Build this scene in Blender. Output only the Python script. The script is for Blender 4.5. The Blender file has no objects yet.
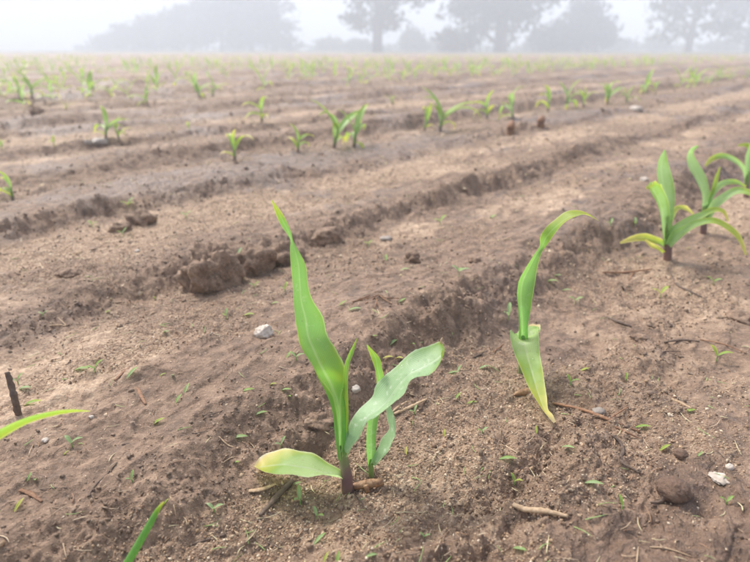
import bpy, math, random
import numpy as np
from mathutils import Vector

# ------------------------------------------------------------------ camera, sky, sun, exposure
S = bpy.context.scene
COL = S.collection
CAM_H = 0.25                       # phone held a hand's breadth above the seedlings
F_PX, CX, CY = 566.0, 375.0, 281.0
PITCH = math.atan((CY - 49.0) / F_PX)
cam = bpy.data.cameras.new('camera')
cam.sensor_width = 7.6
cam.lens = 7.6 * F_PX / 750.0
cam.clip_start = 0.01
cam.clip_end = 900.0
cam.dof.use_dof = True
cam.dof.focus_distance = 0.375
cam.dof.aperture_fstop = 1.9
cam_ob = bpy.data.objects.new('camera', cam)
cam_ob.location = (0, 0, CAM_H)
cam_ob.rotation_euler = (math.pi / 2 - PITCH, 0, 0)
COL.objects.link(cam_ob)
S.camera = cam_ob

SUN_EL, SUN_AZ = math.radians(50), math.radians(-42)      # azimuth from +Y towards +X
world = bpy.data.worlds.new('World')
S.world = world
world.use_nodes = True
wn = world.node_tree
bg = wn.nodes['Background']
sky = wn.nodes.new('ShaderNodeTexSky')
sky.sky_type = 'NISHITA'
sky.sun_disc = False
sky.sun_elevation = SUN_EL
sky.sun_rotation = SUN_AZ
sky.dust_density = 4.0
hs = wn.nodes.new('ShaderNodeHueSaturation')              # overcast: the blue is washed out
hs.inputs['Saturation'].default_value = 0.85
wn.links.new(sky.outputs[0], hs.inputs['Color'])
wn.links.new(hs.outputs[0], bg.inputs[0])
bg.inputs[1].default_value = 0.10
sun = bpy.data.lights.new('sun', 'SUN')
sun.energy = 1.5
sun.angle = math.radians(11)
sun.color = (1.0, 0.97, 0.93)
sun_ob = bpy.data.objects.new('sun', sun)
sd = Vector((math.sin(SUN_AZ) * math.cos(SUN_EL), math.cos(SUN_AZ) * math.cos(SUN_EL), math.sin(SUN_EL)))
sun_ob.rotation_euler = sd.to_track_quat('Z', 'Y').to_euler()
COL.objects.link(sun_ob)
S.view_settings.view_transform = 'Standard'
S.view_settings.look = 'None'
S.view_settings.gamma = 1.0
S.view_settings.use_curve_mapping = False
S.view_settings.exposure = 1.52
S.render.engine = 'CYCLES'
S.cycles.use_denoising = True
S.cycles.denoiser = 'OPENIMAGEDENOISE'
S.cycles.max_bounces = 8
S.cycles.volume_bounces = 4
S.cycles.transparent_max_bounces = 8

rng = np.random.default_rng(11)
random.seed(11)

# ------------------------------------------------------------------ noise and terrain function
def _hash(ix, iy, seed):
    a = (ix.astype(np.int64) * 374761393 + iy.astype(np.int64) * 668265263 + seed * 974634777) & 0xFFFFFFFF
    a = ((a ^ (a >> 13)) * 1274126177) & 0xFFFFFFFF
    return ((a ^ (a >> 16)) & 0xFFFF).astype(np.float32) * np.float32(2 * math.pi / 65536.0)

def noise(x, y, seed=0):
    x = np.asarray(x, np.float64); y = np.asarray(y, np.float64)
    xi = np.floor(x); yi = np.floor(y)
    fx = (x - xi).astype(np.float32); fy = (y - yi).astype(np.float32)
    u = fx * fx * fx * (fx * (fx * 6 - 15) + 10); v = fy * fy * fy * (fy * (fy * 6 - 15) + 10)
    def g(dx, dy):
        a = _hash(xi + dx, yi + dy, seed)
        return np.cos(a) * (fx - dx) + np.sin(a) * (fy - dy)
    n0 = g(0, 0) * (1 - u) + g(1, 0) * u
    n1 = g(0, 1) * (1 - u) + g(1, 1) * u
    return (n0 * (1 - v) + n1 * v) * 1.5

def sstep(a, b, x):
    k = np.clip((x - a) / (b - a), 0, 1)
    return k * k * (3 - 2 * k)

RX, RY = math.sin(math.radians(42.7)), math.cos(math.radians(42.7))   # direction of the crop rows
S_ROW = -0.76 * CAM_H
PQ = np.array([-1.0, -.93, -.88, -.76, -.71, -.675, -.65, -.55, -.43, -.39, -.355, -.33, -.25, -.14, -.10, -.055, -.035, 0.0])
PZ = np.array([0.0, 1.0, 1.9, 2.5, 2.6, 1.5, 1.4, 1.8, 2.5, 2.4, 1.0, .9, 1.9, 3.3, 3.2, .7, .1, 0.0]) * 0.01
_qq = np.linspace(-1, 0, 2001)
_pz = np.interp(_qq, PQ, PZ)
_k = np.hanning(41); _k /= _k.sum()
_pz = np.convolve(np.concatenate([_pz[-21:-1], _pz, _pz[1:21]]), _k, 'valid')

def st(x, y):
    return x * RY - y * RX, x * RX + y * RY

def warp(x, y):
    s, t = st(x, y)
    s = s + .030 * noise(t * 1.3, s * .8, 3) + .020 * noise(t * 5, s * 5, 4) + .010 * noise(t * 14, s * 14, 5)
    return s, t

def qof(s):
    q = (s - S_ROW)
    return q - np.ceil(q)

def edge_mask(q):
    e = np.exp(-((q + .075) / .030) ** 2) + np.exp(-((q + .37) / .032) ** 2) + np.exp(-((q + .69) / .032) ** 2)
    return e + .9 * np.exp(-((q + .93) / .04) ** 2)

def billow(x, y, f, seed):
    return np.abs(noise(x * f, y * f, seed)) * 2 - .55

MOUNDS = [(-.017, .274, .013), (-.004, .290, .008), (.125, .412, .014), (.376, .678, .018), (.475, .785, .018)]   # soil heaped at the stems
def terrain(x, y, masks=False):
    x = np.asarray(x, np.float64); y = np.asarray(y, np.float64)
    r = np.hypot(x, y)
    s, t = warp(x, y)
    q = qof(s)
    far = np.clip(1 - r / 60, 0, 1)
    amp = np.clip(.85 + .6 * noise(t * 2.2, s * 2.6, 7), .5, 1.3)
    amp = amp + .45 * np.exp(-((s - S_ROW + .39) / .10) ** 2) * np.exp(-((t - .48) / .20) ** 2)
    amp = np.maximum(amp, .85 * np.exp(-((s - S_ROW + .08) / .12) ** 4))
    amp = amp * (1 - .5 * (1 - sstep(.08, .32, t)) * np.exp(-((s - S_ROW + .10) / .12) ** 4))
    z = np.interp(q, _qq, _pz) * amp * (.35 + .65 * far)
    e = edge_mask(q) * np.clip(amp, .3, 1.4)
    z = z + .007 * noise(x * 1.7, y * 1.7, 10) + .0045 * noise(x * 7, y * 7, 11) + .0036 * noise(x * 19, y * 19, 12)
    rough = .28 + .75 * sstep(-.2, .35, noise(x * 6, y * 6, 21)) + e * 1.1
    near1 = np.clip(1.6 - r / 4.5, 0, 1); near2 = np.clip(1.5 - r / 1.6, 0, 1)
    s0, t0 = st(x, y)
    z = z + e * np.clip(1.2 - r / 25, 0, 1) * .011 * (billow(x, y, 11, 34) + .25)
    z = z + e * near1 * (.0070 * billow(x, y, 26, 31) + .0028 * billow(x, y, 60, 32) + .0022 * billow(x, y, 140, 33))
    z = z + near1 * rough * (.0024 * noise(x * 45, y * 45, 13) + .0015 * noise(x * 105, y * 105, 14))
    z = z + near1 * .0016 * noise(t0 * 14, s0 * 60, 15) * (1 - np.clip(e, 0, 1))
    z = z + near2 * rough * (.0008 * noise(x * 230, y * 230, 16) + .0006 * noise(x * 480, y * 480, 17))
    # thin crusted flakes that lift along the row direction
    fl = noise(t0 * 30 + 3 * noise(x * 20, y * 20, 41), s0 * 75, 42)
    z = z + near2 * .0016 * sstep(.18, .30, fl) * (1 - np.clip(e, 0, 1))
    for mx_, my_, mr_ in MOUNDS:
        z = z + .0035 * np.exp(-((x - mx_) ** 2 + (y - my_) ** 2) / mr_ ** 2)
    # a hollow in the bank right behind the main seedling
    z = z - .016 * np.exp(-(((x + .040) / .013) ** 2 + ((y - .298) / .016) ** 2))
    if not masks:
        return z
    w = 1.0 * np.exp(-((q + .54) / .10) ** 2) + .75 * np.exp(-((q + .27) / .06) ** 2) + .52 * (np.exp(-((q + .01) / .05) ** 2) + np.exp(-((q + .97) / .10) ** 2)) + .22
    gn = .5 + .8 * noise(x * 5, y * 5, 51) + .45 * noise(x * 17, y * 17, 52) + .3 * noise(x * 60, y * 60, 53)
    grit = sstep(.24, .60, gn * w * 1.35) * (1 - .6 * np.clip(e, 0, 1))
    wet = sstep(-.1, .45, noise(x * 2.4, y * 2.4, 61) + .35 * noise(x * 11, y * 11, 62)) * (1 - grit)
    bands = 1.0 * np.exp(-((q + .55) / .11) ** 2) + .75 * np.exp(-((q + .26) / .065) ** 2) + .50 * np.exp(-((q + .98) / .10) ** 2) + .40 * np.exp(-(q / .04) ** 2) + .22
    sand = sstep(.28, .74, bands * (.62 + .95 * noise(x * 4, y * 4, 71) + .5 * noise(x * 13, y * 13, 72) + .3 * noise(x * 45, y * 45, 73))) * (1 - .8 * np.clip(e, 0, 1))
    wet = wet * (1 - .8 * sand)
    return (z, grit, wet, np.clip(e, 0, 1), sand) if masks == 2 else (z, grit, wet, np.clip(e, 0, 1))

def ray(u, v):
    a, b = (u - CX) / F_PX, (CY - v) / F_PX
    sp, cp = math.sin(PITCH), math.cos(PITCH)
    return np.array([a, b * sp + cp, b * cp - sp])

def at(u, v, Y):
    d = ray(u, v)
    return np.array([0, 0, CAM_H]) + d * (Y / d[1])

def ground(u, v):
    """where the line of sight through a pixel of the photograph meets the soil"""
    d = ray(u, v); d = d / d[1]
    Y = np.geomspace(.12, 120, 1500)
    x = d[0] * Y; z = CAM_H + d[2] * Y
    h = terrain(x, Y)
    i = int(np.argmax(z < h))
    if i == 0:
        i = len(Y) - 1
    a, b = z[i - 1] - h[i - 1], z[i] - h[i]
    k = a / (a - b) if a != b else 0
    yy = Y[i - 1] + (Y[i] - Y[i - 1]) * k
    xx = d[0] * yy
    return np.array([xx, yy, float(terrain(np.array([xx]), np.array([yy]))[0])])

def zat(x, y):
    return float(terrain(np.array([x]), np.array([y]))[0])

def px(p):
    """metres covered by one photo pixel at a point"""
    d = np.asarray(p) - np.array([0, 0, CAM_H])
    return (d[1] * math.cos(PITCH) - d[2] * math.sin(PITCH)) / F_PX

# ------------------------------------------------------------------ object helpers
def mesh_ob(name, verts, faces, mat, parent=None, attrs=None, uvw=None, smooth=True, origin=None):
    verts = np.asarray(verts, np.float32)
    if origin is not None:
        verts = verts - np.asarray(origin, np.float32)
    me = bpy.data.meshes.new(name)
    faces = np.asarray(faces, np.int32)
    nf, k = faces.shape
    me.vertices.add(len(verts)); me.loops.add(nf * k); me.polygons.add(nf)
    me.vertices.foreach_set('co', verts.ravel())
    me.loops.foreach_set('vertex_index', faces.ravel())
    me.polygons.foreach_set('loop_start', np.arange(0, nf * k, k, dtype=np.int32))
    me.polygons.foreach_set('loop_total', np.full(nf, k, np.int32))
    if smooth:
        me.polygons.foreach_set('use_smooth', np.ones(nf, bool))
    for an, av in (attrs or {}).items():
        av = np.asarray(av, np.float32)
        if av.ndim == 2:
            at_ = me.attributes.new(an, 'FLOAT_COLOR', 'POINT')
            at_.data.foreach_set('color', av.ravel())
        else:
            at_ = me.attributes.new(an, 'FLOAT', 'POINT')
            at_.data.foreach_set('value', av.ravel())
    if uvw is not None:
        uv = me.uv_layers.new(name='UVMap')
        uv.data.foreach_set('uv', np.asarray(uvw, np.float32)[faces.ravel()].ravel())
    me.update(calc_edges=True)
    me.materials.append(mat)
    o = bpy.data.objects.new(name, me)
    COL.objects.link(o)
    if parent is not None:
        o.parent = parent
    elif origin is not None:
        o.location = origin
    return o

def thing(name, label, cat, loc, group=None):
    o = bpy.data.objects.new(name, None)
    o.empty_display_size = .02
    o.location = loc
    COL.objects.link(o)
    return tag(o, label, cat, group)

def tag(o, label=None, cat=None, group=None, kind=None):
    if label: o['label'] = label
    if cat: o['category'] = cat
    if group: o['group'] = group
    if kind: o['kind'] = kind
    return o

def spline(pts, n):
    """Catmull-Rom through control rows, evenly in chord length"""
    P = np.asarray(pts, float)
    if len(P) == 2:
        return P[0] + (P[1] - P[0]) * np.linspace(0, 1, n)[:, None], np.linspace(0, 1, n)
    d = np.concatenate([[0], np.cumsum(np.linalg.norm(np.diff(P[:, :3], axis=0), axis=1) + 1e-6)])
    d /= d[-1]
    Q = np.vstack([2 * P[0] - P[1], P, 2 * P[-1] - P[-2]])
    out = []
    ts = np.linspace(0, 1, n)
    for tt in ts:
        i = min(np.searchsorted(d, tt, 'right') - 1, len(P) - 2)
        k = (tt - d[i]) / (d[i + 1] - d[i])
        a, b, c, e = Q[i], Q[i + 1], Q[i + 2], Q[i + 3]
        out.append(.5 * (2 * b + (c - a) * k + (2 * a - 5 * b + 4 * c - e) * k * k + (3 * b - a - 3 * c + e) * k ** 3))
    return np.array(out), ts

def grid_faces(n, m, off=0, wrap=False):
    i, j = np.meshgrid(np.arange(n - 1), np.arange(m if wrap else m - 1), indexing='ij')
    a = i * m + j; b = i * m + (j + 1) % m
    return np.stack([a, b, b + m, a + m], -1).reshape(-1, 4) + off

def ribbon(L, R, curl, yel, n=44, m=11, wave=.0, side=0., face=None, seed=0, edgey=.25):
    """a blade between two edge curves; curl is the half-angle of its trough, rows of control values"""
    L, R = np.asarray(L, float), np.asarray(R, float)
    k = len(L)
    row = np.hstack([(L + R) / 2, R - L, np.interp(np.linspace(0, 1, k), np.linspace(0, 1, len(curl)), curl)[:, None],
                     np.interp(np.linspace(0, 1, k), np.linspace(0, 1, len(yel)), yel)[:, None]])
    A, ts = spline(row, n)
    M, D, ph, ye = A[:, :3], A[:, 3:6], A[:, 6], A[:, 7]
    T = np.gradient(M, axis=0); T /= np.linalg.norm(T, axis=1)[:, None] + 1e-9
    half = np.linalg.norm(D, axis=1) / 2 + 1e-5
    U = D / (2 * half[:, None])
    N = np.cross(U, T); N /= np.linalg.norm(N, axis=1)[:, None] + 1e-9
    tgt = np.array([0, 0, CAM_H]) if face is None else np.asarray(face, float)
    # keep one consistent side through twists
    s0 = np.sign(np.sum(N * (tgt - M), axis=1)); N[s0 < 0] *= -1
    w = np.linspace(-1, 1, m)
    V = np.zeros((n, m, 3)); Y = np.zeros((n, m))
    rs = np.random.default_rng(seed + 77)
    p1, p2 = rs.uniform(0, 6.28, 2)
    rg1, rg2 = rs.normal(0, .010, n), rs.normal(0, .010, n)
    for i in range(n):
        a = max(abs(ph[i]), .05); sg = 1 if ph[i] >= 0 else -1
        sc = half[i] / math.sin(min(a, math.pi / 2))
        fade = min(1, ts[i] * 5) * min(1, (1 - ts[i]) * 5)
        wv = wave * half[i] * fade * (np.sin(ts[i] * 19 + p1 + w * 1.5) * np.clip(-w, 0, 1) ** 2 + np.sin(ts[i] * 23 + p2) * np.clip(w, 0, 1) ** 2)
        off = sg * (1 - np.cos(a * w)) * sc - sg * (1 - math.cos(a)) * sc * .5 + wv - .05 * half[i] * np.exp(-(w / .13) ** 2)
        V[i] = M[i] + U[i] * (np.sin(a * w) * sc * (1 + rg1[i] * (w < -.9) + rg2[i] * (w > .9)))[:, None] + N[i] * off[:, None]
        Y[i] = ye[i] + edgey * np.abs(w) ** 6 + side * w * .5
    uv = np.stack([np.repeat(ts[:, None], m, 1), np.repeat((w[None] + 1) / 2, n, 0)], -1).reshape(-1, 2)
    return V.reshape(-1, 3), grid_faces(n, m), uv, Y.reshape(-1)

def tube(pts, radii, n=24, m=12, lump=0., seed=0, flat=1.0, cap=True):
    P, ts = spline(np.hstack([np.asarray(pts, float), np.asarray(radii, float)[:, None]]), n)
    C, r = P[:, :3], np.abs(P[:, 3])
    T = np.gradient(C, axis=0); T /= np.linalg.norm(T, axis=1)[:, None] + 1e-9
    ref = np.array([0, 0, 1.]) if abs(T[:, 2]).mean() < .8 else np.array([1., 0, 0])
    B = np.cross(T, ref); B /= np.linalg.norm(B, axis=1)[:, None]
    N = np.cross(B, T)
    a = np.linspace(0, 2 * math.pi, m, endpoint=False)
    rs = np.random.default_rng(seed)
    lum = 1 + lump * rs.normal(0, 1, (n, m))
    lum = (lum + np.roll(lum, 1, 1) + np.roll(lum, -1, 1)) / 3
    V = C[:, None] + (B[:, None] * np.cos(a)[None, :, None] + N[:, None] * (flat * np.sin(a))[None, :, None]) * (r[:, None] * lum)[..., None]
    V = V.reshape(-1, 3); F = grid_faces(n, m, wrap=True)
    if cap:
        V = np.vstack([V, C[0], C[-1]])
        j = np.arange(m); jn = (j + 1) % m
        c0 = np.stack([jn, j, np.full(m, n * m), np.full(m, n * m)], 1)
        c1 = np.stack([j, jn, np.full(m, n * m + 1), np.full(m, n * m + 1)], 1) + np.array([(n - 1) * m, (n - 1) * m, 0, 0])
        tri = np.vstack([c0, c1])
        # a cap triangle is written as a quad with a middle point on the rim edge replaced by the centre
        V2 = V; F = np.vstack([F, tri[:, [0, 1, 2, 3]]]) if False else F
        me_tris = tri[:, :3]
        tt = np.concatenate([np.repeat(ts, m), [0, 1]])
        Ftri = np.vstack([F[:, [0, 1, 2]], F[:, [0, 2, 3]], me_tris])
        return V2, Ftri, tt
    return V, F, np.repeat(ts, m)

def ico(sub=1):
    import bmesh
    bm = bmesh.new(); bmesh.ops.create_icosphere(bm, subdivisions=sub, radius=1)
    v = np.array([q.co[:] for q in bm.verts]); f = np.array([[q.index for q in p.verts] for p in bm.faces])
    bm.free()
    return v, f

# ------------------------------------------------------------------ materials
def mat(name):
    m = bpy.data.materials.new(name); m.use_nodes = True
    nt = m.node_tree
    return m, nt, nt.nodes['Principled BSDF'], nt.nodes['Material Output']

def nd(nt, typ, **kw):
    n = nt.nodes.new(typ)
    for k, v in kw.items():
        if hasattr(n, k): setattr(n, k, v)
        else: n.inputs[k].default_value = v
    return n

def attr(nt, name):
    return nd(nt, 'ShaderNodeAttribute', attribute_name=name)

def mix(nt, fac, a, b, blend='MIX'):
    n = nt.nodes.new('ShaderNodeMix'); n.data_type = 'RGBA'; n.blend_type = blend
    for s, val in ((n.inputs[0], fac), (n.inputs[6], a), (n.inputs[7], b)):
        if hasattr(val, 'is_linked'): nt.links.new(val, s)
        else: s.default_value = val if not isinstance(val, tuple) or len(val) == 4 else (*val, 1)
    return n.outputs[2]

def ramp(nt, fac, stops, interp='LINEAR'):
    n = nt.nodes.new('ShaderNodeValToRGB'); n.color_ramp.interpolation = interp
    el = n.color_ramp.elements
    while len(el) < len(stops): el.new(.5)
    for e, (p, c) in zip(el, stops):
        e.position = p; e.color = (*c, 1) if len(c) == 3 else c
    nt.links.new(fac, n.inputs[0])
    return n.outputs[0]

def math_(nt, op, a, b=0., c=None):
    n = nt.nodes.new('ShaderNodeMath'); n.operation = op
    for s, v in zip(n.inputs, (a, b, c)):
        if v is None: continue
        if hasattr(v, 'is_linked'): nt.links.new(v, s)
        else: s.default_value = v
    return n.outputs[0]

def noise_tex(nt, vec, scale, detail=4, rough=.6):
    n = nd(nt, 'ShaderNodeTexNoise'); n.inputs['Scale'].default_value = scale
    n.inputs['Detail'].default_value = detail; n.inputs['Roughness'].default_value = rough
    nt.links.new(vec, n.inputs['Vector'])
    return n.outputs[0]

def soil_material(name, use_masks):
    m, nt, bs, out = mat(name)
    geo = nd(nt, 'ShaderNodeNewGeometry')
    pos = geo.outputs['Position']
    n1 = noise_tex(nt, pos, 14, 7, .72); n2 = noise_tex(nt, pos, 70, 6, .75); n3 = noise_tex(nt, pos, 420, 3, .7)
    clay = ramp(nt, n1, [(.30, (.125, .080, .052)), (.5, (.20, .137, .092)), (.72, (.29, .208, .144))])
    clay = mix(nt, .6, clay, ramp(nt, n2, [(.34, (.055, .034, .022)), (.5, (.215, .145, .094)), (.66, (.44, .325, .228))]))  # dark end paints small shadows into the low spots of the soil
    speck = ramp(nt, n3, [(.60, (0, 0, 0)), (.72, (1, 1, 1))])
    clay = mix(nt, math_(nt, 'MULTIPLY', speck, .75), clay, (.52, .40, .30))
    dark = ramp(nt, n3, [(.30, (1, 1, 1)), (.40, (0, 0, 0))])
    clay = mix(nt, math_(nt, 'MULTIPLY', dark, .42), clay, (.085, .052, .036))  # dark specks: shade of tiny holes put into the colour
    vo = nd(nt, 'ShaderNodeTexVoronoi'); vo.inputs['Scale'].default_value = 520
    nt.links.new(pos, vo.inputs['Vector'])
    sep = nd(nt, 'ShaderNodeSeparateColor'); nt.links.new(vo.outputs['Color'], sep.inputs[0])
    gr = ramp(nt, sep.outputs[0], [(.0, (.12, .070, .040)), (.3, (.29, .19, .112)), (.6, (.47, .335, .215)), (.85, (.62, .48, .325)), (1, (.78, .66, .48))])
    gr = mix(nt, .35, gr, ramp(nt, n2, [(.3, (.15, .09, .06)), (.7, (.36, .25, .17))]))
    if use_masks:
        gmask = attr(nt, 'grit').outputs['Fac']; wet = attr(nt, 'wet').outputs['Fac']; grass = attr(nt, 'grass').outputs['Fac']
        sand = attr(nt, 'sand').outputs['Fac']
        damp = mix(nt, 1.0, clay, (.62, .56, .52), 'MULTIPLY')
        clay = mix(nt, math_(nt, 'MULTIPLY', wet, .75), clay, damp)
        scol = ramp(nt, n2, [(.36, (.22, .145, .092)), (.5, (.46, .345, .235)), (.64, (.68, .55, .40))])
        scol = mix(nt, .45, scol, gr)
        clay = mix(nt, math_(nt, 'MULTIPLY', sand, .9), clay, scol)
        brk = math_(nt, 'MULTIPLY_ADD', n2, 1.6, -.45)
        g2 = math_(nt, 'MULTIPLY', gmask, nd_clamp(nt, brk))
        col = mix(nt, g2, clay, gr)
        gcol = ramp(nt, noise_tex(nt, pos, 3, 5), [(.3, (.06, .085, .028)), (.7, (.13, .15, .055))])
        col = mix(nt, grass, col, gcol)
        rg = math_(nt, 'SUBTRACT', .78, math_(nt, 'MULTIPLY', wet, .36))
        rg = math_(nt, 'ADD', rg, math_(nt, 'MULTIPLY_ADD', n2, .5, -.25))
        nt.links.new(nd_clamp(nt, rg, .3, .95), bs.inputs['Roughness'])
    else:
        col = mix(nt, .12, clay, gr); g2 = None
        bs.inputs['Roughness'].default_value = .8
    col = mix(nt, 1.0, col, (1.04, .99, .96), 'MULTIPLY')
    nt.links.new(col, bs.inputs['Base Color'])
    bs.inputs['Specular IOR Level'].default_value = .5
    hgt = math_(nt, 'MULTIPLY_ADD', n3, .5, math_(nt, 'MULTIPLY', n2, 1.3))
    if g2 is not None:
        hgt = math_(nt, 'ADD', hgt, math_(nt, 'MULTIPLY', g2, math_(nt, 'SUBTRACT', 1.0, math_(nt, 'MULTIPLY', vo.outputs['Distance'], 1.2))))
    bp = nd(nt, 'ShaderNodeBump'); bp.inputs['Strength'].default_value = 1.0; bp.inputs['Distance'].default_value = .003
    nt.links.new(hgt, bp.inputs['Height']); nt.links.new(bp.outputs[0], bs.inputs['Normal'])
    return m

def nd_clamp(nt, v, lo=0., hi=1.):
    n = nt.nodes.new('ShaderNodeClamp'); n.inputs[1].default_value = lo; n.inputs[2].default_value = hi
    nt.links.new(v, n.inputs[0]); return n.outputs[0]

def leaf_material(name, green=(.19, .375, .10), pale=(.42, .55, .27), trans=.48, FILM=.28):
    """maize blade: parallel veins, pale midrib, yellowing from the 'yel' attribute, light shining through"""
    m, nt, bs, out = mat(name)
    uv = nd(nt, 'ShaderNodeUVMap'); sep = nd(nt, 'ShaderNodeSeparateXYZ'); nt.links.new(uv.outputs[0], sep.inputs[0])
    geo = nd(nt, 'ShaderNodeNewGeometry')
    n1 = noise_tex(nt, geo.outputs['Position'], 60, 4); n2 = noise_tex(nt, geo.outputs['Position'], 600, 3)
    veins = math_(nt, 'SINE', math_(nt, 'MULTIPLY', sep.outputs[1], 150.0))
    veins = math_(nt, 'MULTIPLY_ADD', veins, .5, .5)
    mid = math_(nt, 'ABSOLUTE', math_(nt, 'SUBTRACT', sep.outputs[1], .5))
    midm = ramp(nt, mid, [(.0, (1, 1, 1)), (.022, (.7, .7, .7)), (.05, (0, 0, 0))])
    yel = attr(nt, 'yel').outputs['Fac']
    yel = math_(nt, 'ADD', yel, math_(nt, 'MULTIPLY_ADD', n1, .5, -.25))
    col = mix(nt, n1, tuple(c * .78 for c in green), tuple(c * 1.2 for c in green))
    col = mix(nt, math_(nt, 'MULTIPLY', veins, .62), col, tuple(min(1, c * 1.55) for c in green))
    film = ramp(nt, noise_tex(nt, geo.outputs['Position'], 240, 5, .75), [(.55, (0, 0, 0)), (.68, (1, 1, 1))])
    col = mix(nt, math_(nt, 'MULTIPLY', film, FILM), col, (.62, .68, .56))  # dew film: its pale sheen is put into the colour
    mud = ramp(nt, noise_tex(nt, geo.outputs['Position'], 520, 2, .5), [(.70, (0, 0, 0)), (.74, (1, 1, 1))])
    col = mix(nt, math_(nt, 'MULTIPLY', mud, .55), col, (.17, .115, .07))
    yc = ramp(nt, nd_clamp(nt, yel), [(.0, green), (.30, (.21, .37, .050)), (.6, (.42, .47, .075)), (.85, (.62, .55, .16)), (1, (.66, .56, .30))])
    col = mix(nt, nd_clamp(nt, math_(nt, 'MULTIPLY', yel, 2.5)), col, yc)
    col = mix(nt, math_(nt, 'MULTIPLY', midm, .42), col, pale)
    rim = ramp(nt, mid, [(.455, (0, 0, 0)), (.485, (1, 1, 1))])
    col = mix(nt, math_(nt, 'MULTIPLY', rim, .5), col, tuple(min(1, c * 1.15) for c in pale))
    nt.links.new(col, bs.inputs['Base Color'])
    bs.inputs['Roughness'].default_value = .42
    bs.inputs['Specular IOR Level'].default_value = .45
    hgt = math_(nt, 'ADD', math_(nt, 'MULTIPLY', veins, .5), n2)
    bp = nd(nt, 'ShaderNodeBump'); bp.inputs['Strength'].default_value = .35; bp.inputs['Distance'].default_value = .0003
    nt.links.new(hgt, bp.inputs['Height']); nt.links.new(bp.outputs[0], bs.inputs['Normal'])
    tr = nd(nt, 'ShaderNodeBsdfTranslucent')
    gam = nd(nt, 'ShaderNodeHueSaturation'); gam.inputs['Saturation'].default_value = 1.05; gam.inputs['Value'].default_value = 1.75
    nt.links.new(col, gam.inputs['Color']); nt.links.new(gam.outputs[0], tr.inputs[0])
    ms = nd(nt, 'ShaderNodeMixShader'); ms.inputs[0].default_value = trans
    nt.links.new(bs.outputs[0], ms.inputs[1]); nt.links.new(tr.outputs[0], ms.inputs[2])
    nt.links.new(ms.outputs[0], out.inputs['Surface'])
    return m

def ramp_material(name, stops, rough=.6, scale=40, bump=.4, dist=.0008, attribute=None, stretch=None):
    m, nt, bs, out = mat(name)
    tc = nd(nt, 'ShaderNodeNewGeometry')
    f = noise_tex(nt, tc.outputs['Position'], scale, 5, .65)
    fac = f
    if attribute:
        fac = math_(nt, 'ADD', attr(nt, attribute).outputs['Fac'], math_(nt, 'MULTIPLY_ADD', f, .3, -.15))
    nt.links.new(ramp(nt, fac, stops), bs.inputs['Base Color'])
    bs.inputs['Roughness'].default_value = rough
    bp = nd(nt, 'ShaderNodeBump'); bp.inputs['Strength'].default_value = bump; bp.inputs['Distance'].default_value = dist
    nt.links.new(noise_tex(nt, tc.outputs['Position'], scale * 6, 4), bp.inputs['Height']); nt.links.new(bp.outputs[0], bs.inputs['Normal'])
    return m

M_SOIL = soil_material('wet_soil', True)
M_CLOD = soil_material('clod_soil', False)
M_LEAF = leaf_material('maize_leaf')
M_LEAF_B = leaf_material('maize_leaf_sky_sheen', green=(.27, .415, .215), pale=(.48, .58, .42), trans=.34, FILM=.75)  # waxy leaf; reflected sky is put into the base green
M_LEAF_F = leaf_material('maize_leaf_fog_pale', green=(.32, .43, .20), pale=(.48, .57, .34), trans=.36)  # rows behind: paleness from fog and wet sheen put into the green
M_LEAF_P = leaf_material('maize_leaf_pale_sheen', green=(.34, .47, .19), pale=(.50, .58, .38), trans=.40, FILM=.6)  # pale leaf, base raised further to carry the sky's sheen
M_LEAF_R = leaf_material('maize_leaf_rowpale', green=(.28, .43, .17), pale=(.46, .57, .33), trans=.42, FILM=.3)  # green lightened to hold the fog and wet sheen on these plants
M_WEED = leaf_material('weed_leaf', green=(.27, .37, .17), trans=.32)
M_STEM = ramp_material('maize_stem', [(.0, (.22, .17, .09)), (.16, (.20, .12, .09)), (.34, (.15, .085, .085)), (.50, (.17, .125, .095)), (.66, (.17, .26, .07)), (1, (.15, .31, .065))], .4, 120, .2, .0003, 'tt')
M_STRAW = ramp_material('dry_straw', [(.3, (.30, .19, .10)), (.6, (.50, .36, .22)), (.8, (.62, .49, .33))], .6, 300)
M_BARK = ramp_material('dark_rotten_stalk', [(.3, (.075, .048, .033)), (.6, (.15, .10, .068)), (.8, (.24, .17, .12))], .6, 300, .7)
M_ROOT = ramp_material('reddish_root', [(.3, (.15, .070, .035)), (.6, (.30, .155, .075)), (.8, (.42, .26, .15))], .65, 350, .6)
M_COB = ramp_material('brown_peg', [(.3, (.14, .065, .03)), (.55, (.34, .19, .09)), (.75, (.55, .40, .24))], .5, 220, .6)
M_WHITE = ramp_material('white_stone', [(.3, (.36, .29, .22)), (.55, (.53, .46, .38)), (.8, (.70, .64, .56))], .6, 150, .5)
M_GREY = ramp_material('grey_stone', [(.3, (.20, .165, .13)), (.6, (.31, .265, .22)), (.8, (.42, .37, .31))], .55, 200, .4)
M_BROWN = ramp_material('brown_ball', [(.3, (.13, .078, .05)), (.6, (.21, .13, .085)), (.8, (.31, .21, .145))], .75, 250, .9, .0015)
M_TREE = ramp_material('tree_leaves', [(.3, (.022, .042, .025)), (.7, (.05, .08, .045))], .6, .8, .1)
M_TRUNK = ramp_material('tree_bark', [(.3, (.05, .04, .03)), (.7, (.11, .09, .07))], .8, 5, .3, .02)
mw, nt, bs, out = mat('water'); nt.nodes.remove(bs)
tb = nd(nt, 'ShaderNodeBsdfTransparent'); tb.inputs[0].default_value = (.97, 1, .97, 1)
gb = nd(nt, 'ShaderNodeBsdfGlossy'); gb.inputs['Roughness'].default_value = .06
fr = nd(nt, 'ShaderNodeFresnel'); fr.inputs[0].default_value = 1.5
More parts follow.
